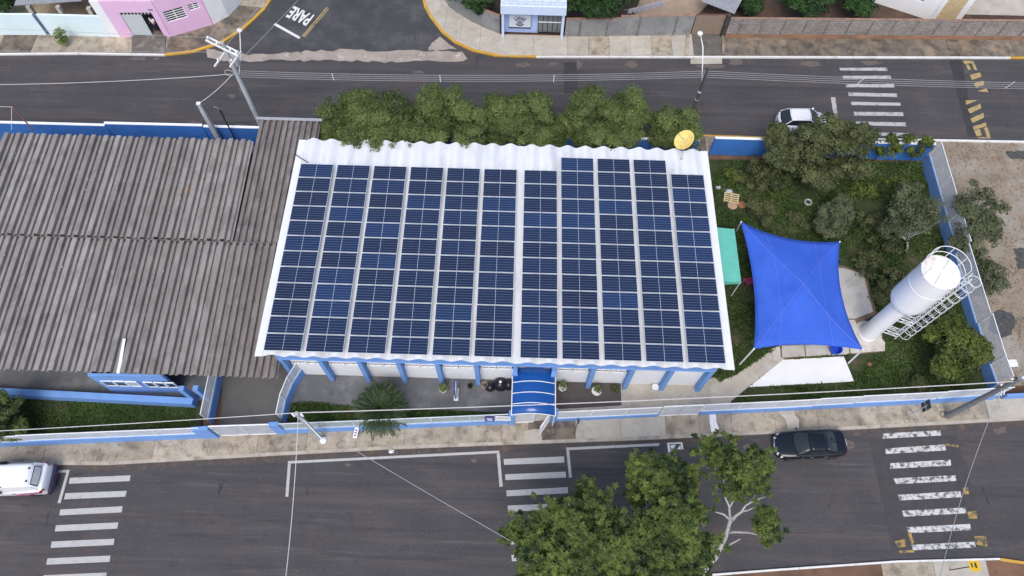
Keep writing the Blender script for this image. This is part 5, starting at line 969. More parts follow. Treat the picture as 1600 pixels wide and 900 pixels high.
# ---- shade sail
K = [Vector(p) for p in ((15.53, 26.35, 3.0), (22.14, 25.05, 2.9), (22.35, 17.28, 2.75), (15.31, 17.01, 3.0))]
SS_ = thing('shade_sail', 'bright royal blue shade sail stretched over the play patio', 'shade sail', ((K[0].x+K[2].x)/2, (K[0].y+K[2].y)/2, 0))
n = 24; P = []
for i in range(n+1):
    u = i/n; rw = []
    for j in range(n+1):
        v = j/n; s = .055*4
        uu = u+(.5-u)*.15*4*v*(1-v); vv = v+(.5-v)*.10*4*u*(1-u)
        p = K[0]*(1-uu)*(1-vv)+K[1]*uu*(1-vv)+K[2]*uu*vv+K[3]*(1-uu)*vv; p = p.copy(); m = min(u,1-u,v,1-v)*2; p.z += .75*m-.25*(1-m)*4*max(u*(1-u),v*(1-v)); rw.append(p)
    P.append(rw)
cl = MB().grid(P).build('cloth', 'sail_cloth', SS_, smooth=True); solidify(cl, .008)
for path in ([P[i][i] for i in range(n+1)], [P[i][n-i] for i in range(n+1)]): MB().tube([p+Vector((0,0,.012)) for p in path], .016, 5).build('seam', 'sail_seam', cl)
for i in (6, 18): MB().tube([P[i][j]+Vector((0,0,.008)) for j in range(n+1)], .009, 5).build('seam', 'sail_seam', cl)
for edge in ([P[0][j] for j in range(n+1)], [P[n][j] for j in range(n+1)], [P[i][0] for i in range(n+1)], [P[i][n] for i in range(n+1)]): MB().tube([p.copy() for p in edge], .018, 5).build('hem', 'sail_cloth', cl)
for c, b in ((K[0], (16.14, 27.35)), (K[1], (K[1].x+.15, K[1].y+.1)), (K[2], (22.59, 17.34)), (K[3], (15.25, 17.02))): MB().tube([(b[0],b[1],0), tuple(c+Vector((0,0,.03)))], .055, 8).build('pole', 'white_metal', SS_)
# ---- teal shelter against the white wing
TS = thing('teal_awning', 'teal fabric box awning beside the white roof edge', 'awning', (14.1, 24.3, 0))
a, b, c, d = (13.55, 26.23), (15.28, 26.24), (15.3, 22.11), (13.16, 21.94)
zz = lambda x,y: 2.55-.15*(x-13)
MB().prism([a,b,c,d], lambda x,y: zz(x,y)-.012, zz).build('cover', 'teal_cloth', TS); MB().wall(b, c, .02, 1.85, zz(b[0],b[1])-.015).build('valance', 'teal_cloth', TS); MB().wall(d, c, .02, 1.95, 2.28).build('valance', 'teal_cloth', TS)
for p in (b, c): MB().tube([(p[0]-.06,p[1]+.0,0), (p[0]-.06,p[1],2.25)], .03, 6).build('post', 'white_metal', TS)
# ---- satellite dish
sx, sy = (11.46, 30.63); SDH = thing('satellite_dish', 'yellow satellite dish on a thin mast at the white roof edge', 'satellite dish', (sx, sy, 4.2))
hd = Vector((11.6, 31.59, 5.0)); MB().tube([(sx,sy,4.2), (sx+.02,sy+.12,4.6), tuple(hd)], .03, 7).build('mast', 'galvanised', SDH)
ax = Vector((-.42, -.30, .86)).normalized(); u_ = ax.cross(Vector((0,0,1))).normalized(); v_ = ax.cross(u_)
ds = MB().grid([[hd+ax*(.14*(r/.72)**2*2-.05)+(u_*math.cos(t)*.86+v_*math.sin(t))*r for r in np.linspace(.02,.74,6)] for t in np.linspace(0, 2*math.pi, 29)]).build('dish', 'dish_yellow', SDH, smooth=True); solidify(ds, .015)
for t in (0, 2.1, 4.2): MB().tube([hd+ax*.22+(u_*math.cos(t)*.86+v_*math.sin(t))*.7, hd+ax*.5], .012, 5).build('feed_strut', 'galvanised', SDH)
MB().tube([hd+ax*.44, hd+ax*.6], .05, 8).build('feed_horn', 'galvanised', SDH)
MB().box(sx-.09, sx+.09, sy-.05, sy+.05, 4.18, 4.22).build('foot', 'galvanised', SDH)
# ---- utility poles
def lamp(parent, path, m='white_metal'):
    MB().tube(path, .035, 6).build('lamp_arm', m, parent, smooth=True); e = Vector(path[-1]); d = (e-Vector(path[-2])).normalized()
    b = MB(); b.lathe([(0,-.1),(.15,-.08),(.2,.0),(.17,.09),(0,.13)], tuple(e+d*.12), 12); b.build('lamp_head', 'plastic_white', parent, smooth=True)
def insulator(parent, p): MB().lathe([(.03,0),(.07,.03),(.05,.07),(.07,.1),(.03,.16)], p, 8).build('insulator', 'plastic_white', parent)
NWB = (-19.73, 35.0); NW = thing('utility_pole', 'pale concrete utility pole with double crossarms at the side street corner', 'utility pole', (*NWB,0))
MB().tube([(*NWB,0), (*NWB,9.6)], [.2,.13], 10).build('shaft', 'pole_concrete', NW)
for dy in (-.16, .16): MB().beam((NWB[0]-1.35,NWB[1]+.75+dy,9.15), (NWB[0]+1.05,NWB[1]-.55+dy,9.15), .09, .11).build('crossarm', 'white_metal', NW)
for dy in (-.13, .13): MB().beam((NWB[0]-.25+dy*4,NWB[1]-.9,8.3), (NWB[0]+.25+dy*4,NWB[1]+.5,8.3), .08, .1).build('crossarm', 'white_metal', NW)
for t in (-1.2, -.5, .5, .95): insulator(NW, (NWB[0]+t, NWB[1]-t*.55, 9.21))
for t in (-.6, .3): insulator(NW, (NWB[0]+t, NWB[1]-.4, 8.36))
MB().lathe([(.16,0),(.2,.05),(.2,.6),(.1,.7)], (NWB[0]+.35,NWB[1]+.1,7.4), 12).build('transformer', 'galvanised', NW)
lamp(NW, [(NWB[0]+.15,NWB[1],6.6), (NWB[0]+.35,NWB[1]+.9,7.4), (NWB[0]+.3,NWB[1]+1.9,7.9), (NWB[0]+.2,NWB[1]+2.5,8.05)])
MB().tube([(NWB[0]-.55+.3*math.cos(t), NWB[1]+.1, 6.6+.3*math.sin(t)) for t in np.linspace(0, 6.28, 14)], .018, 5).build('cable_coil', 'wire_pale', NW)
NEB = (12.85, 35.3); NE = thing('utility_pole', 'dark slim utility pole with long white lamp arm beside the round street tree', 'utility pole', (*NEB,0))
NET = (13.0, 36.05, 7.35)
MB().tube([(*NEB,0), lerp((*NEB,0),NET,.5), NET], [.14,.12,.09], 9).build('shaft', 'pole_dark', NE)
MB().beam((NET[0]+.02,NET[1]-.12,6.2), (NET[0]+.02,NET[1]+.1,7.2), .06, .08).build('wire_rack', 'pole_dark', NE)
for k in range(4): insulator(NE, (NET[0]-.02,NET[1]+.08,6.3+.2*k))
lamp(NE, [(NEB[0]+.1,NET[1],5.9), (NEB[0]-.05,NET[1]+.7,7.0), (NEB[0]-.12,NET[1]+1.6,7.7), (NEB[0]-.3,NET[1]+2.4,8.0)])
for z in (4.4, 5.2): MB().lathe([(.13,0),(.15,.04),(.13,.08)], (NEB[0]+.08,NEB[1]+.48,z), 10).build('band', 'galvanised', NE)
SEB = (28.36, 13.85); SE = thing('utility_pole', 'leaning grey utility pole standing beside the play yard corner', 'utility pole', (*SEB,.1)); SET = (*(28.33, 13.86), 7.6)
MB().tube([(*SEB,0), SET], [.2,.13], 10).build('shaft', 'pole_grey', SE)
for k, z in enumerate((5.6, 5.85, 6.1)): q = lerp((*SEB,0), SET, z/7.6); MB().beam((q[0]-.1,q[1]-.45,z), (q[0]+.1,q[1]+.1,z), .05).build('wire_bracket', 'white_metal', SE)
for k, z in enumerate((6.2, 6.7, 7.2, 7.5)): q = lerp((*SEB,0), SET, z/7.6); insulator(SE, (q[0]+(.2 if k % 2 else -.2), q[1]+.1, z)); MB().beam((q[0]-.25,q[1]+.1,z), (q[0]+.25,q[1]+.1,z), .04).build('wire_bracket', 'black', SE)
MB().tube([(SEB[0]-.22+.2*math.cos(t), SEB[1]+.1+.2*math.sin(t), .16) for t in np.linspace(0, 6.28, 12)], .02, 5).build('wire_loop', 'rust', SE)
SWB = (-11.91, 11.11); SW = thing('utility_pole', 'short concrete utility pole with lamp arm beside the palm garden fence', 'utility pole', (*SWB,.1)); SWT = (*(-11.83, 10.97), 6.6)
MB().tube([(*SWB,0), SWT], [.17,.12], 10).build('shaft', 'pole_concrete', SW)
for z in (6.0, 6.35): q = lerp((*SWB,0), SWT, z/6.6); MB().beam((q[0]-.28,q[1],z), (q[0]+.28,q[1],z), .05).build('wire_bracket', 'galvanised', SW); insulator(SW, (q[0]-.24,q[1],z+.03)); insulator(SW, (q[0]+.24,q[1],z+.03))
lamp(SW, [lerp((*SWB,0), SWT, .93), (-11.16, 10.43, 6.55), (-10.49, 9.83, 6.75), (-10.16, 9.54, 6.8)])
SVB = (-22.55, 33.4); SV = thing('service_pole', 'short square concrete service pole rising behind the grey roof', 'pole', (*SVB,0))
MB().add([(SVB[0]+a*.2,SVB[1]+b*.16,0) for a, b in ((-1,-1),(1,-1),(1,1),(-1,1))]+[(SVB[0]+a*.12,SVB[1]+b*.1,5.3) for a, b in ((-1,-1),(1,-1),(1,1),(-1,1))], [(3,2,1,0),(4,5,6,7),(0,1,5,4),(1,2,6,5),(2,3,7,6),(3,0,4,7)]).build('shaft', 'pole_concrete', SV)
MB().tube([(SVB[0]+.45+.28*math.cos(t), SVB[1]+.1, 4.7+.28*math.sin(t)) for t in np.linspace(1.5, 6.8, 14)], .022, 5).build('cable_loop', 'wire_dark', SV)
MB().box(SVB[0]-.14, SVB[0]+.14, SVB[1]-.12, SVB[1]+.12, 5.3, 5.36).build('cap', 'plastic_white', SV)
BMB = (-21.35, 33.5); BM = thing('service_mast', 'thin black service mast next to the square concrete pole', 'mast', (*BMB,0))
MB().tube([(*BMB,0), (*BMB,4.6)], [.06,.05], 7).build('shaft', 'black', BM); MB().tube([(*BMB,4.55), (BMB[0]-.1,BMB[1],4.85), (BMB[0]-.3,BMB[1],4.85)], .05, 7).build('gooseneck', 'pole_grey', BM)
for k in range(3): MB().lathe([(.04,0),(.08,.03),(.04,.06)], (BMB[0]+.1,BMB[1],3.9+k*.25), 8).build('insulator', 'black', BM)
AN = thing('roof_bracket', 'rusty stay rod with thin wires at the grey roof edge', 'rod', (-34.25, 31.5, 4.2)); MB().tube([(-34.25, 31.5, 4.2), (-35.41, 32.65, 5.3)], .05, 6).build('rod', 'rust', AN); MB().tube([(-35.41, 32.65, 5.3), (-37.2, 32.65, 5.3)], .018, 4).build('stay_wire', 'wire_pale', AN); MB().tube([(-35.5, 32.65, 5.3), (-35.71, 31.42, 4.3)], .018, 4).build('stay_wire', 'wire_pale', AN)
# ---- overhead lines
def wire(label, a, b, sag, r=.02, m='wire', group=None, name='power_line', cat='power line', mid=None):
    pts = []
    for i in range(17): t = i/16; p = lerp(a, b, t); pts.append((p[0], p[1], p[2]-sag*4*t*(1-t)))
    return prop(MB().tube(pts, r, 5).build(name, m), label, cat, group)
GW = 'parallel power lines along the north road'
for k in range(4):
    z = 6.36+.2*k
    hi = ('lowest','second lowest','second highest','highest')[k]
    wire('thin power line, '+hi+' of the four from crossarm pole to dark lamp pole', (NWB[0]+.2,NWB[1],z), (NET[0],NET[1]+.1,z), .45, .014, group=GW+' west')
    wire('thin power line, '+hi+' of the four from dark lamp pole over the zebra', (NET[0],NET[1]+.1,z), (52,36.4,z-.2), .35, .014, group=GW+' east')
for x, e, lb in ((-13.1, 0, 'opposite the side street'), (-5.6, 0, 'above the tree row'), (2.4, 0, 'facing the light blue shop'), (24.0, 1, 'over the zebra crossing'), (34.6, 1, 'over the yellow hump stripes')):
    if not e: t = (x-NWB[0])/(NET[0]-NWB[0]); y = NWB[1]+(NET[1]-NWB[1])*t; dz = .45*4*t*(1-t); z0, z1 = 6.32-dz, 7.0-dz
    else: t = (x-NET[0])/(52-NET[0]); y = NET[1]+.1+(.35)*t; dz = .35*4*t*(1-t)+.2*t; z0, z1 = 6.32-dz, 7.0-dz
    prop(MB().beam((x,y,z0), (x+(.25 if e else 0),y,z1), .035, .03).build('line_spacer', 'plastic_white'), 'small white line spacer clipped across the four power lines '+lb, 'spacer')
wire('pink and white striped cable crossing the north road from the crossarm pole', (NWB[0]-.4,NWB[1],6.6), (-43.96, 33.48, 6.3), .4, .02, 'wire_pale', name='telephone_cable', cat='cable')
wire('short service cable from crossarm pole to square concrete pole', (NWB[0]-.3,NWB[1],6.6), (SVB[0],SVB[1],5.3), .15, .02, 'wire_pale', name='service_cable', cat='cable')
wire('high power line passing in front of the mint wall, lower one', (NWB[0]-.6,NWB[1]+.3,8.4), (-62,34.6,8.6), .3, .012)
wire('high power line passing in front of the mint wall, upper one', (NWB[0]-1.2,NWB[1]+.7,9.3), (-62,36.9,9.4), .2, .012)
wire('power line leaving the crossarm pole over the yellow corner kerb', (NWB[0]-1.1,NWB[1]+.6,9.35), (-14.5,60,9.2), .3, .016)
wire('power line leaving the crossarm pole over the white stop line edge', (NWB[0]+.2,NWB[1],9.35), (-9.8,60,9.2), .3, .016)
wire('power line leaving the crossarm pole across the painted road word', (NWB[0]+.9,NWB[1]-.4,8.4), (-6.6,60,8.4), .4, .016)
wire('thick overhead cable along the school front from palm to leaning pole', (-11.86, 11.04, 6.5), (28.26, 13.84, 7.2), .55, .028, 'wire_pale', name='front_cable', cat='cable')
wire('overhead cable from the palm garden pole over the driveway', (-11.86, 11.04, 6.5), (-46,8.2,6.4), .5, .024, 'wire_pale', name='front_cable', cat='cable')
wire('pale cable crossing the south road straight past the painted bay corner', (-11.79, 10.91, 6.3), (-11.06, 0.13, 6.3), .5, .024, 'wire_pale', name='service_cable', cat='cable')
wire('dashed looking cable crossing the parking bay diagonally towards the big tree', (-11.82, 10.94, 6.2), (2.96, 3.28, 6.0), .6, .016, 'wire', name='service_cable', cat='cable')
wire('cable from the leaning pole across the worn zebra crossing', (28.25, 13.82, 6.1), (22.32, 3.42, 6.0), .5, .016, 'wire', name='service_cable', cat='cable')
wire('cable from the leaning pole running past the dirt lot', (28.39, 13.88, 7.3), (58,19.5,7.2), .4, .02, 'wire', name='service_cable', cat='cable')
# ---- cars (built pointing +x)
def car(name, label, loc, rz, L_, W_, paint, secs, gh, wheels, wr=.31, van=False):
    c = thing(name, label, 'car', (*loc, 0), rz); b = MB(); P = []
    for x, w, zt in secs:
        h = [(0,zt+.035), (.5*w,zt+.028), (.8*w,zt+.005), (.95*w,zt-.05), (w,zt-.2), (w*1.01,.52), (w*.98,.34), (w*.9,.2), (.4*w,.17)]
        P.append([(x,-y,z) for y, z in h[::-1]]+[(x,y,z) for y, z in h[1:]])
    b.grid(P); nn = len(P[0]); N0 = len(P)-1
    b.f += [tuple(range(nn)), tuple(N0*nn+k for k in range(nn))[::-1]]
    body = b.build('body', paint, c, smooth=True, local=True); md = body.modifiers.new('s', 'SUBSURF'); md.levels = 1; md.render_levels = 2
    (xa, xb, xc, xd, wb, wrf, zb, zr) = gh                    # windscreen foot, roof front, roof rear, rear foot
    def side(s): return [Vector((xa,s*wb*.97,zb-.02)), Vector((xb,s*wrf,zr-.05)), Vector((xc,s*wrf,zr-.06)), Vector((xd,s*wb*.93,zb))]
    Lf, Rt = side(1), side(-1); cab = MB(); rows = []
    for t, (p, q) in enumerate(zip(Lf, Rt)):
        bow = (.12,.05,-.05,-.1)[t]; up = (.0,.055,.05,.0)[t]; rows.append([p.lerp(q, k/8)+Vector((bow*math.sin(math.pi*k/8), 0, up*math.sin(math.pi*k/8)**.6)) for k in range(9)])
    def strip(r0, r1, n=5, bulge=.03): return [[a.lerp(bb, i/n)+Vector((0,0,bulge*math.sin(math.pi*i/n))) for a, bb in zip(r0, r1)] for i in range(n+1)]
    rf = solidify(MB().grid(strip(rows[1], rows[2], 6, .02)).build('roof_panel', paint, c, smooth=True, local=True), .03, 1)
    solidify(MB().grid(strip(rows[0], rows[1], 5, .03)).build('windscreen', 'glass_dark', c, smooth=True, local=True), .01, 1)
    if not van: solidify(MB().grid(strip(rows[2], rows[3], 5, .03)).build('rear_window', 'glass_dark', c, smooth=True, local=True), .01, 1)
    for S_, s in ((Lf, 1), (Rt, -1)):
        n = 8; lo = [S_[0].lerp(S_[3], k/n)+Vector((0,s*.03*math.sin(math.pi*k/n),-.03)) for k in range(n+1)]
        def top(k):
            x = lo[k].x
            if x > xb: return S_[0].lerp(S_[1], (xa-x)/(xa-xb))
            if x < xc: return S_[3].lerp(S_[2], (x-xd)/(xc-xd))
            return S_[1].lerp(S_[2], (xb-x)/(xb-xc))
        hi = [top(k) for k in range(n+1)]
        MB().grid([[a, bb] for a, bb in zip(lo, hi)]).build('cabin_side', paint if van else 'car_trim', c, local=True)
        o = Vector((0,s*.012,0))
        for k0, k1 in ((2,4),(4,6)) if not van else ((1,3),):
            q = [lo[k0].lerp(hi[k0],.14)+o, lo[k1].lerp(hi[k1],.14)+o, lo[k1].lerp(hi[k1],.9)+o, lo[k0].lerp(hi[k0],.9)+o]; sh_ = Vector((.03,0,0)); q = [q[0]-sh_, q[1]+sh_, q[2]+sh_, q[3]-sh_]
            solidify(MB().add(q, [(0,1,2,3)]).build('side_window', 'glass_dark', c, local=True), .008, 0)
        MB().tube([S_[0]+o, S_[1]+o], .03, 5).build('pillar', paint, c, local=True); MB().tube([S_[2]+o, S_[3]+o], .035, 5).build('pillar', paint, c, local=True)
        mr = MB().lathe([(0,-.06),(.07,-.05),(.09,0),(.07,.05),(0,.06)], (xa-.25, s*(wb+.16), zb+.08), 10).build('mirror', paint, c, smooth=True, local=True)
    for x in wheels:
        for s in (-1, 1):
            y = s*(W_/2-.1); t = MB(); prof = [(.2,-.1),(wr-.03,-.1),(wr,-.06),(wr,.06),(wr-.03,.1),(.2,.1)]
            pts = [(x+r*math.cos(a), y+z, wr+r*math.sin(a)) for a in np.linspace(0, 2*math.pi, 21)[:-1] for r, z in prof]; m = len(prof)
            t.add(pts, [(i*m+k, i*m+k+1, ((i+1)%20)*m+k+1, ((i+1)%20)*m+k) for i in range(20) for k in range(m-1)]); wo = t.build('wheel', 'rubber', c, local=True)
            rm = MB(); rm.add([(x,y+s*.105,wr)]+[(x+.2*math.cos(a),y+s*.095,wr+.2*math.sin(a)) for a in np.linspace(0,2*math.pi,13)[:-1]], [(0,k+1,(k+1)%12+1) for k in range(12)]); rm.build('rim', 'chrome', wo, local=True)
    return c, rows
black_secs = [(2.2,.42,.56), (2.16,.64,.66), (2.0,.76,.74), (1.6,.84,.83), (1.1,.87,.92), (.7,.88,.95), (0,.885,.97), (-.8,.885,.98), (-1.4,.87,.99), (-1.8,.84,.985), (-2.1,.78,.95), (-2.2,.62,.86), (-2.24,.45,.7)]
cc_ = (18.92, 11.61)
bc, _ = car('black_sedan', 'glossy black sedan parked at the kerb by the worn zebra crossing', cc_, math.radians(184.2), 4.44, 1.77, 'car_black', black_secs, (1.05,.28,-.75,-1.55,.76,.58,.95,1.42), (1.35,-1.35))
def bits(c, m, xf, xr, w, z, chrome=True):
    for s in (-1, 1):
        MB().add([(xf-.02,s*w*.95,z),(xf-.32,s*(w+.13),z+.02),(xf-.34,s*(w+.1),z+.13),(xf-.1,s*w*.7,z+.11)], [(0,1,2,3) if s > 0 else (3,2,1,0)])
        solidify(MB().add([(xf-.02,s*w*.75,z),(xf-.26,s*(w+.08),z+.02),(xf-.36,s*(w+.06),z+.14),(xf-.1,s*w*.62,z+.12)], [(0,1,2,3)]).build('headlight', 'lamp_clear', c, local=True), .03, 0)
        solidify(MB().add([(xr+.0,s*w*.7,z+.16),(xr+.22,s*(w+.04),z+.17),(xr+.2,s*(w+.06),z+.32),(xr+.03,s*w*.65,z+.31)], [(0,1,2,3)]).build('tail_light', 'lamp_red', c, local=True), .03, 0)
    MB().box(xf-.04, xf+.02, -.2, .2, z-.14, z-.03).build('number_plate', 'window_pale', c, local=True); MB().box(xr-.03, xr+.02, -.2, .2, z+.1, z+.22).build('number_plate', 'window_pale', c, local=True)
bits(bc, 'car_black', 2.22, -2.24, .68, .58)
for s in (-.25, .25): MB().box(2.17, 2.23, s-.2, s+.2, .56, .62).build('grille_bar', 'chrome', bc, local=True)
MB().box(-1.55, -1.38, -.5, .5, 1.005, 1.02).build('boot_seam', 'car_trim', bc, local=True)
for s in (-1, 1):
    for x in (.15, -.75): MB().box(x-.09, x+.09, s*.885-.012, s*.885+.012, .82, .85).build('door_handle', 'chrome', bc, local=True)
hatch = [(1.9,.42,.6), (1.87,.64,.7), (1.7,.77,.8), (1.3,.83,.92), (.9,.85,.98), (0,.86,1.0), (-1.0,.86,1.02), (-1.5,.84,1.02), (-1.8,.76,.98), (-1.9,.6,.85), (-1.92,.45,.6)]
wc, _ = car('white_hatchback', 'white hatchback parked under the broad tree on the north road', (22.18, 37.15), math.radians(1), 3.85, 1.72, 'car_white', hatch, (1.1,.35,-1.15,-1.7,.76,.6,.98,1.48), (1.2,-1.2))
bits(wc, 'car_white', 1.9, -1.92, .66, .62)
wag = [(2.5,.45,.7), (2.45,.7,.82), (2.2,.8,.9), (1.6,.88,1.02), (1.0,.9,1.1), (0,.91,1.15), (-1.5,.91,1.2), (-2.0,.9,1.3), (-2.2,.86,1.32), (-2.3,.78,1.2), (-2.34,.6,.95)]
_r = (-27.8, 8.09)
am, rows = car('white_ambulance', 'white van bodied ambulance with magenta side stripe parked before the zebra crossing', (_r[0]-2.42, _r[1]-.12), math.radians(183.8), 4.9, 1.86, 'car_white', wag, (1.5,.7,-1.8,-2.16,.86,.70,1.12,1.9), (1.5,-1.45), .33, van=True)
solidify(MB().grid([[a.lerp(b, i/4) for a, b in zip(rows[2], rows[3])] for i in range(5)]).build('tail_door', 'car_white', am, smooth=True, local=True), .02, 1)
def onrear(u0, u1, v0, v1, nm, m, off=.03):
    def at(u, v):
        r = [a.lerp(b, v) for a, b in zip(rows[2], rows[3])]; k = u*8; i = min(7, int(k)); return r[i].lerp(r[i+1], k-i)+Vector((-off,0,off*.5))
    return solidify(MB().grid([[at(u0+(u1-u0)*i/8, v0+(v1-v0)*j/2) for j in range(3)] for i in range(9)]).build(nm, m, am, local=True), .012, 0)
onrear(.1,.9,.04,.62,'rear_window_seal','car_trim',.02); onrear(.14,.86,.1,.56,'rear_window','window_pale',.034); onrear(.38,.62,.8,.9,'door_handle','car_trim',.03)
MB().add([(-2.36,y*.92,z) for y in (-1,1) for z in (.35,.72)]+[(-2.5,y*.8,z) for y in (-1,1) for z in (.35,.7)], [(0,1,5,4),(2,6,7,3),(4,5,7,6),(1,3,7,5)]).build('rear_bumper', 'bumper_purple', am, local=True)
for s in (-1, 1):
    MB().add([(-.4,s*.945,.5),(-1.1,s*.945,.74),(-2.2,s*.93,.92),(-2.2,s*.92,1.12),(-1.2,s*.94,.98),(-.3,s*.945,.62)], [(0,1,2,3,4,5)]).build('side_stripe', 'magenta', am, local=True)
    solidify(MB().add([(-2.32,s*.72,.95),(-2.1,s*.9,.95),(-2.12,s*.9,1.2),(-2.3,s*.7,1.2)], [(0,1,2,3)]).build('tail_light', 'lamp_red', am, local=True), .03, 0)
    MB().box(-.3, .25, s*.68-.02, s*.68+.02, 1.93, 1.96).build('roof_rail', 'car_trim', am, local=True); MB().box(-1.72, -1.62, s*.38-.05, s*.38+.05, 1.94, 1.985).build('marker_lamp', 'car_trim', am, local=True)
    MB().box(-.6,-.42, s*.915-.012, s*.915+.012, .95, .99).build('door_handle', 'car_trim', am, local=True)
    MB().box(.05,.55, s*.9-.04, s*.9+.035, 1.2, 1.6).build('side_window', 'glass_dark', am, local=True)
# ---- signs
TSn = thing('traffic_sign', 'rectangular traffic sign seen from its dark back beside the leaning pole', 'sign', (*(25.67, 13.73),.13)); b_ = (25.67, 13.73); tz = (25.9, 13.82)
MB().tube([(*b_,.1), (tz[0],tz[1],2.5)], .035, 7).build('post', 'galvanised', TSn); MB().box(tz[0]-.03, tz[0]+.01, tz[1]-.26, tz[1]+.3, 1.75, 2.75).build('plate', 'sign_back', TSn); MB().box(tz[0]-.05, tz[0]-.031, tz[1]-.26, tz[1]+.3, 2.2, 2.26).build('bracket', 'galvanised', TSn)
YS = thing('school_sign', 'square yellow warning sign on a thin post by the far kerb', 'sign', (*(26.32, 4.44),.1)); b_ = (26.32, 4.44); t_ = (26.54, 4.49)
MB().tube([(*b_,.1), (t_[0],t_[1],2.3)], .03, 7).build('post', 'pole_dark', YS)
nv = Vector((-.75,-.2,.62)).normalized(); ux = Vector((0,1,0)).cross(nv).normalized(); uy = nv.cross(ux); cpt = Vector((t_[0],t_[1],2.3))
def sheet(c, w, h, nm, m, par, d=.0): solidify(MB().add([c+nv*d+ux*a*w+uy*b*h for a, b in ((-1,-1),(1,-1),(1,1),(-1,1))], [(0,1,2,3)]).build(nm, m, par), .012, 0)
sheet(cpt, .28, .28, 'plate', 'sign_yellow', YS)
for a, b, w, h in ((-.12,.02,.035,.09), (.08,.0,.045,.11), (-.12,.14,.03,.03), (.08,.15,.035,.035)): sheet(cpt+ux*a+uy*b, w, h, 'pictogram', 'sign_ink', YS, .014)
PS = thing('leaning_board', 'narrow white board with purple marks leaning at the fence by the palm', 'sign', (*(-9.77, 11.26),.13)); pa, pb = (-9.77, 11.22), (-9.58, 11.69)
MB().add([(*(-9.91, 11.34),.14), (*(-9.73, 11.24),.14), (*(-9.51, 11.77),1.0), (*(-9.65, 11.81),1.0)], [(0,1,2,3)]); 
bd = MB().beam((*(-9.82, 11.3),.14), (*(-9.58, 11.76),1.0), .26, .03, up=(0,-1,.3)).build('board', 'plastic_white', PS)
for t in (.25, .5, .75): p = lerp((*(-9.82, 11.3),.14), (*(-9.58, 11.76),1.0), t); MB().box(p[0]-.07, p[0]+.07, p[1]-.05, p[1]-.02, p[2]-.02, p[2]+.1).build('mark', 'sign_purple', bd)
for x0, x1, m, tx, nm in (((-1.57, 13.01)[0], (-0.99, 13.02)[0], 'sign_blue', 'small blue notice board with white lines on the fence mesh', 'white lines'), ((-0.91, 13.02)[0], (0.04, 13.05)[0], 'plastic_white', 'white notice board with grey lettering on the fence mesh beside the entrance', '')):
    y = interp(FENCE,(x0+x1)/2)[1]-.1; s = thing('notice_board', tx, 'sign', ((x0+x1)/2,y,1.0)); MB().box(x0, x1, y-.03, y, 1.15, 2.1).build('board', m, s)
    for k in range(3 if m == 'sign_blue' else 1): MB().box(x0+.1+.03*k, x1-.1, y-.036, y-.031, 1.75-.22*k, 1.86-.22*k).build('print_line', 'plastic_white' if m == 'sign_blue' else 'sign_grey', s)
BN = thing('banner_stand', 'upright white and navy banner stand in the front court', 'banner', (*(-3.55, 14.23),.08)); q = (-3.55, 14.23)
MB().box(q[0]-.14, q[0]+.14, q[1]-.3, q[1]+.55, .08, .14).build('base', 'plastic_white', BN); MB().box(q[0]-.06, q[0]+.02, q[1]-.2, q[1]+.45, .14, 1.9).build('panel', 'sign_blue', BN); MB().box(q[0]+.03, q[0]+.06, q[1]-.2, q[1]+.45, .14, 1.85).build('panel_face', 'plastic_white', BN); MB().box(q[0]+.09, q[0]+.16, q[1]-.1, q[1]+.4, .14, .5).build('foot_plate', 'mint_house', BN)
ST = thing('street_rod', 'short dark metal rod with a plate standing on the pale pavement', 'post', (*(4.13, 12.0),.13)); q = (4.13, 12.0); q2 = (4.32, 12.66); MB().tube([(*q,.13), (*q2,1.2)], .025, 6).build('rod', 'pole_dark', ST); MB().box(q2[0]-.05, q2[0]+.05, q2[1]-.2, q2[1]+.0, .8, 1.15).build('plate', 'sign_back', ST)
# ---- yard and court things
def pot(label, p, r, plant):
    t = thing('potted_plant', label, 'potted plant', (*p,.075)); MB().lathe([(r*.7,0),(r,.32),(r*1.08,.34),(r*1.08,.37),(r*.9,.37),(r*.88,.3)], (*p,.075), 16).build('pot', 'pot_white', t, smooth=False); MB().lathe([(r*.87,.28),(0,.285)], (*p,.075), 12).build('soil', 'pot_soil', t)
    if plant: crown([(p[0],p[1],.75,.22,.22,.35)], 12, 14*plant, .09, .16, 'leaf_row', t, .3); MB().tube([(*p,.3), (p[0],p[1],.75)], .02, 5).build('stem', 'bark_dark', t)
pot('white potted plant with sparse stems next to the entrance canopy', (3.36, 14.96), .26, 1); pot('wide white pot with a leafy plant by the dark court floor', (5.59, 14.77), .3, 1); pot('white pot holding bare soil at the last bays', (9.44, 15.15), .22, 0); pot('white pot with a bushy plant near the banner stand', (-4.41, 14.6), .24, 3)
tree('court_weed', 'small reddish green weed on the dark court floor', (6.86, 15.03), [(*(6.83, 15.09),.25,.3,.3,.2)], 14, 18, .07, .15, 'leaf_yard', 'bark_dark', .015, .5, cat='plant')
for q, r, h, tx in (((-1.36, 14.91), .36, .45, 'round black rubbish bag on its own in the court'), ((-0.69, 15.06), .5, .75, 'large black rubbish bag with a white knot against the wall'), ((-0.14, 15.08), .42, .6, 'black rubbish bag tucked beside the entrance canopy')):
    b = MB(); b.lathe([(0,0),(r*.8,.02),(r,h*.35),(r*.85,h*.7),(r*.4,h*.92),(.05,h)], (*q,.075), 14); o = thing('rubbish_bag', tx, 'bag', (*q,.075)); bb = b.build('bag', 'bag_black', o, smooth=True); MB().lathe([(.03,0),(.09,.06),(.02,.12)], (q[0],q[1],.07+h), 8).build('knot', 'plastic_white' if r == .5 else 'bag_black', o)
q = (-1.74, 14.99); wb_ = thing('wire_basket', 'small round wire basket beside the black bag', 'basket', (*q,.075))
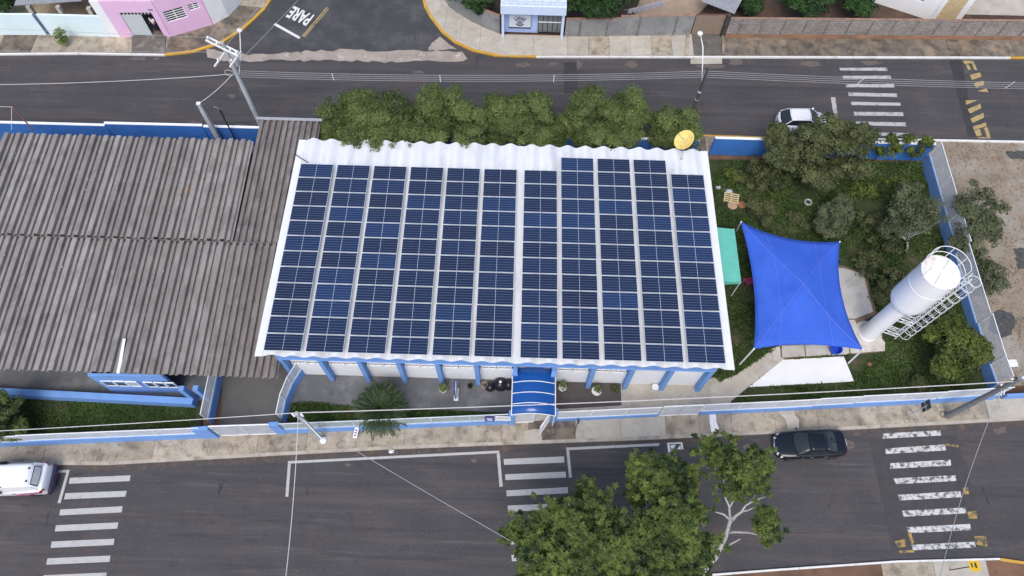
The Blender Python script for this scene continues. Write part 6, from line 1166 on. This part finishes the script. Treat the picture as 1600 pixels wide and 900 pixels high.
for z in (.1,.25,.4): MB().tube([(q[0]+.2*math.cos(t), q[1]+.2*math.sin(t), .075+z) for t in np.linspace(0,6.28,14)], .014, 5).build('hoop', 'cardboard', wb_)
for t in np.linspace(0,6.28,9)[:-1]: MB().tube([(q[0]+.16*math.cos(t),q[1]+.16*math.sin(t),.075), (q[0]+.2*math.cos(t),q[1]+.2*math.sin(t),.48)], .012, 4).build('rib', 'cardboard', wb_)
q = (-2.67, 14.91); t_ = thing('small_bin', 'small dark bucket near the court column', 'bucket', (*q,.075)); MB().lathe([(.12,0),(.17,.28),(.15,.28),(.11,.04)], (*q,.075), 12).build('bucket', 'black', t_)
q = (16.06, 30.17); PT = thing('wooden_pallet', 'pale wooden pallet lying in the yard grass', 'pallet', (*q,.06), -.2)
for k in range(5): MB().box(-.55, .55, -.4+k*.18, -.3+k*.18, .1, .125).build('deck_board', 'timber', PT, local=True)
for k in range(3): MB().box(-.55+k*.5, -.45+k*.5, -.4, .42, 0, .099).build('bearer', 'timber', PT, local=True)
for q, m, tx, r in (((16.09, 29.55), 'cardboard', 'round tan basket lid beside the pallet', .36), ((16.82, 29.63), 'terracotta', 'round terracotta pot lid beside the tan lid', .3)):
    o = thing('round_lid', tx, 'lid', (*q,.06)); MB().lathe([(r,0),(r*1.02,.05),(r*.7,.1),(.06,.13),(.05,.17),(0,.17)], (*q,.07), 16).build('lid', m, o); MB().lathe([(r*.5,.115),(r*.5,.13),(r*.4,.135)], (*q,.07), 14).build('rim', m, o)
def crumple(name, label, q, w, d, h, m, cat):
    o = thing(name, label, cat, (*q,.06)); n = 6
    MB().grid([[(q[0]+(i/n-.5)*w+random.uniform(-.04,.04), q[1]+(j/n-.5)*d+random.uniform(-.04,.04), .1+h*math.sin(math.pi*i/n)*math.sin(math.pi*j/n)*random.uniform(.5,1)) for j in range(n+1)] for i in range(n+1)]).build('sheet', m, o)
crumple('plastic_bag', 'crumpled grey white plastic sheet on the grass above the pallet', (15.98, 30.79), .5, .4, .25, 'window_pale', 'plastic'); crumple('plastic_bag', 'small pale plastic scrap by the white roof corner', (15.2, 31.11), .4, .3, .2, 'window_pale', 'plastic')
crumple('litter', 'white scrap of litter in the gutter below the palm', (-7.42, 10.51), .3, .25, .14, 'plastic_white', 'litter'); crumple('litter', 'white paper sheet lying on the dirt lot', (33.72, 17.67), .6, .5, .03, 'plastic_white', 'paper'); crumple('litter', 'orange scrap in the grass beside the white slab', (24.0, 17.29), .25, .2, .12, 'terracotta', 'litter')
q = (21.74, 29.96); ty = thing('old_tyre', 'grey old tyre ring in the undergrowth behind the shrub', 'tyre', (*q,.08)); MB().tube([(q[0]+.24*math.cos(t), q[1]+.24*math.sin(t), .2) for t in np.linspace(0,2*math.pi,20)], .07, 8).build('ring', 'galvanised', ty, smooth=True)
q = (21.76, 18.2); bt = thing('blue_tub', 'round blue plastic tub under the shade sail edge', 'tub', (*q,.11)); MB().lathe([(.32,0),(.38,.4),(.42,.42),(.36,.42),(.3,.05)], (*q,.11), 18).build('tub', 'plastic_blue', bt); MB().lathe([(.31,.06),(0,.07)], (*q,.11), 14).build('tub_floor', 'plastic_blue', bt)
q = (16.56, 23.09); pkx = thing('play_slide', 'small dark pink plastic slide beside the teal awning', 'slide', (*q,.06), .5)
MB().add([(-.5,-.22,.7),(-.5,.22,.7),(.5,.22,.08),(.5,-.22,.08)], [(0,3,2,1)]).build('chute', 'plastic_pink', pkx, local=True)
for s in (-1, 1): MB().beam((-.5,s*.23,.76), (.5,s*.23,.14), .04, .14).build('chute_side', 'plastic_pink', pkx, local=True); MB().beam((-.5,s*.2,0), (-.5,s*.2,.75), .05).build('leg', 'plastic_pink', pkx, local=True)
for k in range(9):
    q = lerp((9.04, 47.52, 1.7), (11.76, 48.5, 1.7), k/8.); o = thing('laundry_piece', 'pale lilac cloth hanging on the washing line behind the grey wall', 'laundry', q, group='washing on the line')
    dx = random.uniform(-.1,.1); MB().grid([[(q[0]+i*.12-.15, q[1]+.04*math.sin(i*1.7)+.3*j*.2, q[2]-j*.22+random.uniform(-.03,.03)) for j in range(4)] for i in range(4)]).build('cloth', 'laundry', o, smooth=True); MB().box(q[0]-.02, q[0]+.02, q[1]-.03, q[1]+.03, q[2]-.02, q[2]+.05).build('peg', 'timber', o)
wire('thin washing line sagging behind the grey street wall', (8.49, 47.3, 1.75), (12.29, 48.61, 1.75), .06, .012, 'wire_pale', name='washing_line', cat='line')
# ---- person in the pink shop doorway
import bmesh
def skin_mesh(name, verts, edges, m, parent, sub=2):
    bm = bmesh.new(); sl = bm.verts.layers.skin.verify(); vs = []
    for i, (p, r) in enumerate(verts):
        v = bm.verts.new(p); v[sl].radius = (r, r) if not isinstance(r, tuple) else r; v[sl].use_root = i == 0; vs.append(v)
    for a, b in edges: bm.edges.new((vs[a], vs[b]))
    me = bpy.data.meshes.new(name); bm.to_mesh(me); bm.free(); me.materials.append(MATS[m]); o = bpy.data.objects.new(name, me); COL.objects.link(o); o.parent = parent
    o.modifiers.new('skin', 'SKIN'); s = o.modifiers.new('sub', 'SUBSURF'); s.levels = s.render_levels = sub; return o
_p = lerp(_s1, _s2, .78)
PE = thing('person', 'person in white shirt and dark trousers standing in the shop doorway', 'person', (_p[0], _p[1]+.35, .3), -.3)
skin_mesh('body', [((0,0,.92),.13),((0,0,1.12),.12),((0,-.01,1.36),.13),((0,-.02,1.47),.055),((0,-.03,1.55),.085),((0,-.03,1.66),.095),((.18,0,1.38),.055),((.24,-.06,1.12),.042),((.2,-.26,1.0),.034),((-.18,0,1.38),.055),((-.24,-.05,1.12),.042),((-.2,-.24,1.0),.034),((.1,0,.86),.09),((.11,-.02,.48),.062),((.11,.02,.08),.042),((.11,-.12,.04),.035),((-.1,0,.86),.09),((-.11,-.03,.48),.062),((-.11,.02,.08),.042),((-.11,-.12,.04),.035)],
 [(0,1),(1,2),(2,3),(3,4),(4,5),(2,6),(6,7),(7,8),(2,9),(9,10),(10,11),(0,12),(12,13),(13,14),(14,15),(0,16),(16,17),(17,18),(18,19)], 'skin', PE)
skin_mesh('shirt', [((0,0,.9),.15),((0,0,1.15),.145),((0,-.005,1.37),.15),((.18,0,1.38),.075),((.23,-.04,1.2),.07),((-.18,0,1.38),.075),((-.23,-.04,1.2),.07)], [(0,1),(1,2),(2,3),(3,4),(2,5),(5,6)], 'cloth_white', PE)
skin_mesh('trousers', [((0,0,.95),.14),((.1,0,.85),.11),((.11,-.02,.48),.085),((.11,.02,.1),.07),((-.1,0,.85),.11),((-.11,-.03,.48),.085),((-.11,.02,.1),.07)], [(0,1),(1,2),(2,3),(0,4),(4,5),(5,6)], 'cloth_navy', PE)
MB().lathe([(.098,0),(.108,.06),(.09,.12),(.0,.15)], (0,-.015,1.6), 14).build('hair', 'hair', PE, smooth=True, local=True)
MB().lathe([(.0,0),(.02,.02),(.0,.05)], (0,-.135,1.59), 6).build('nose', 'skin', PE, local=True)
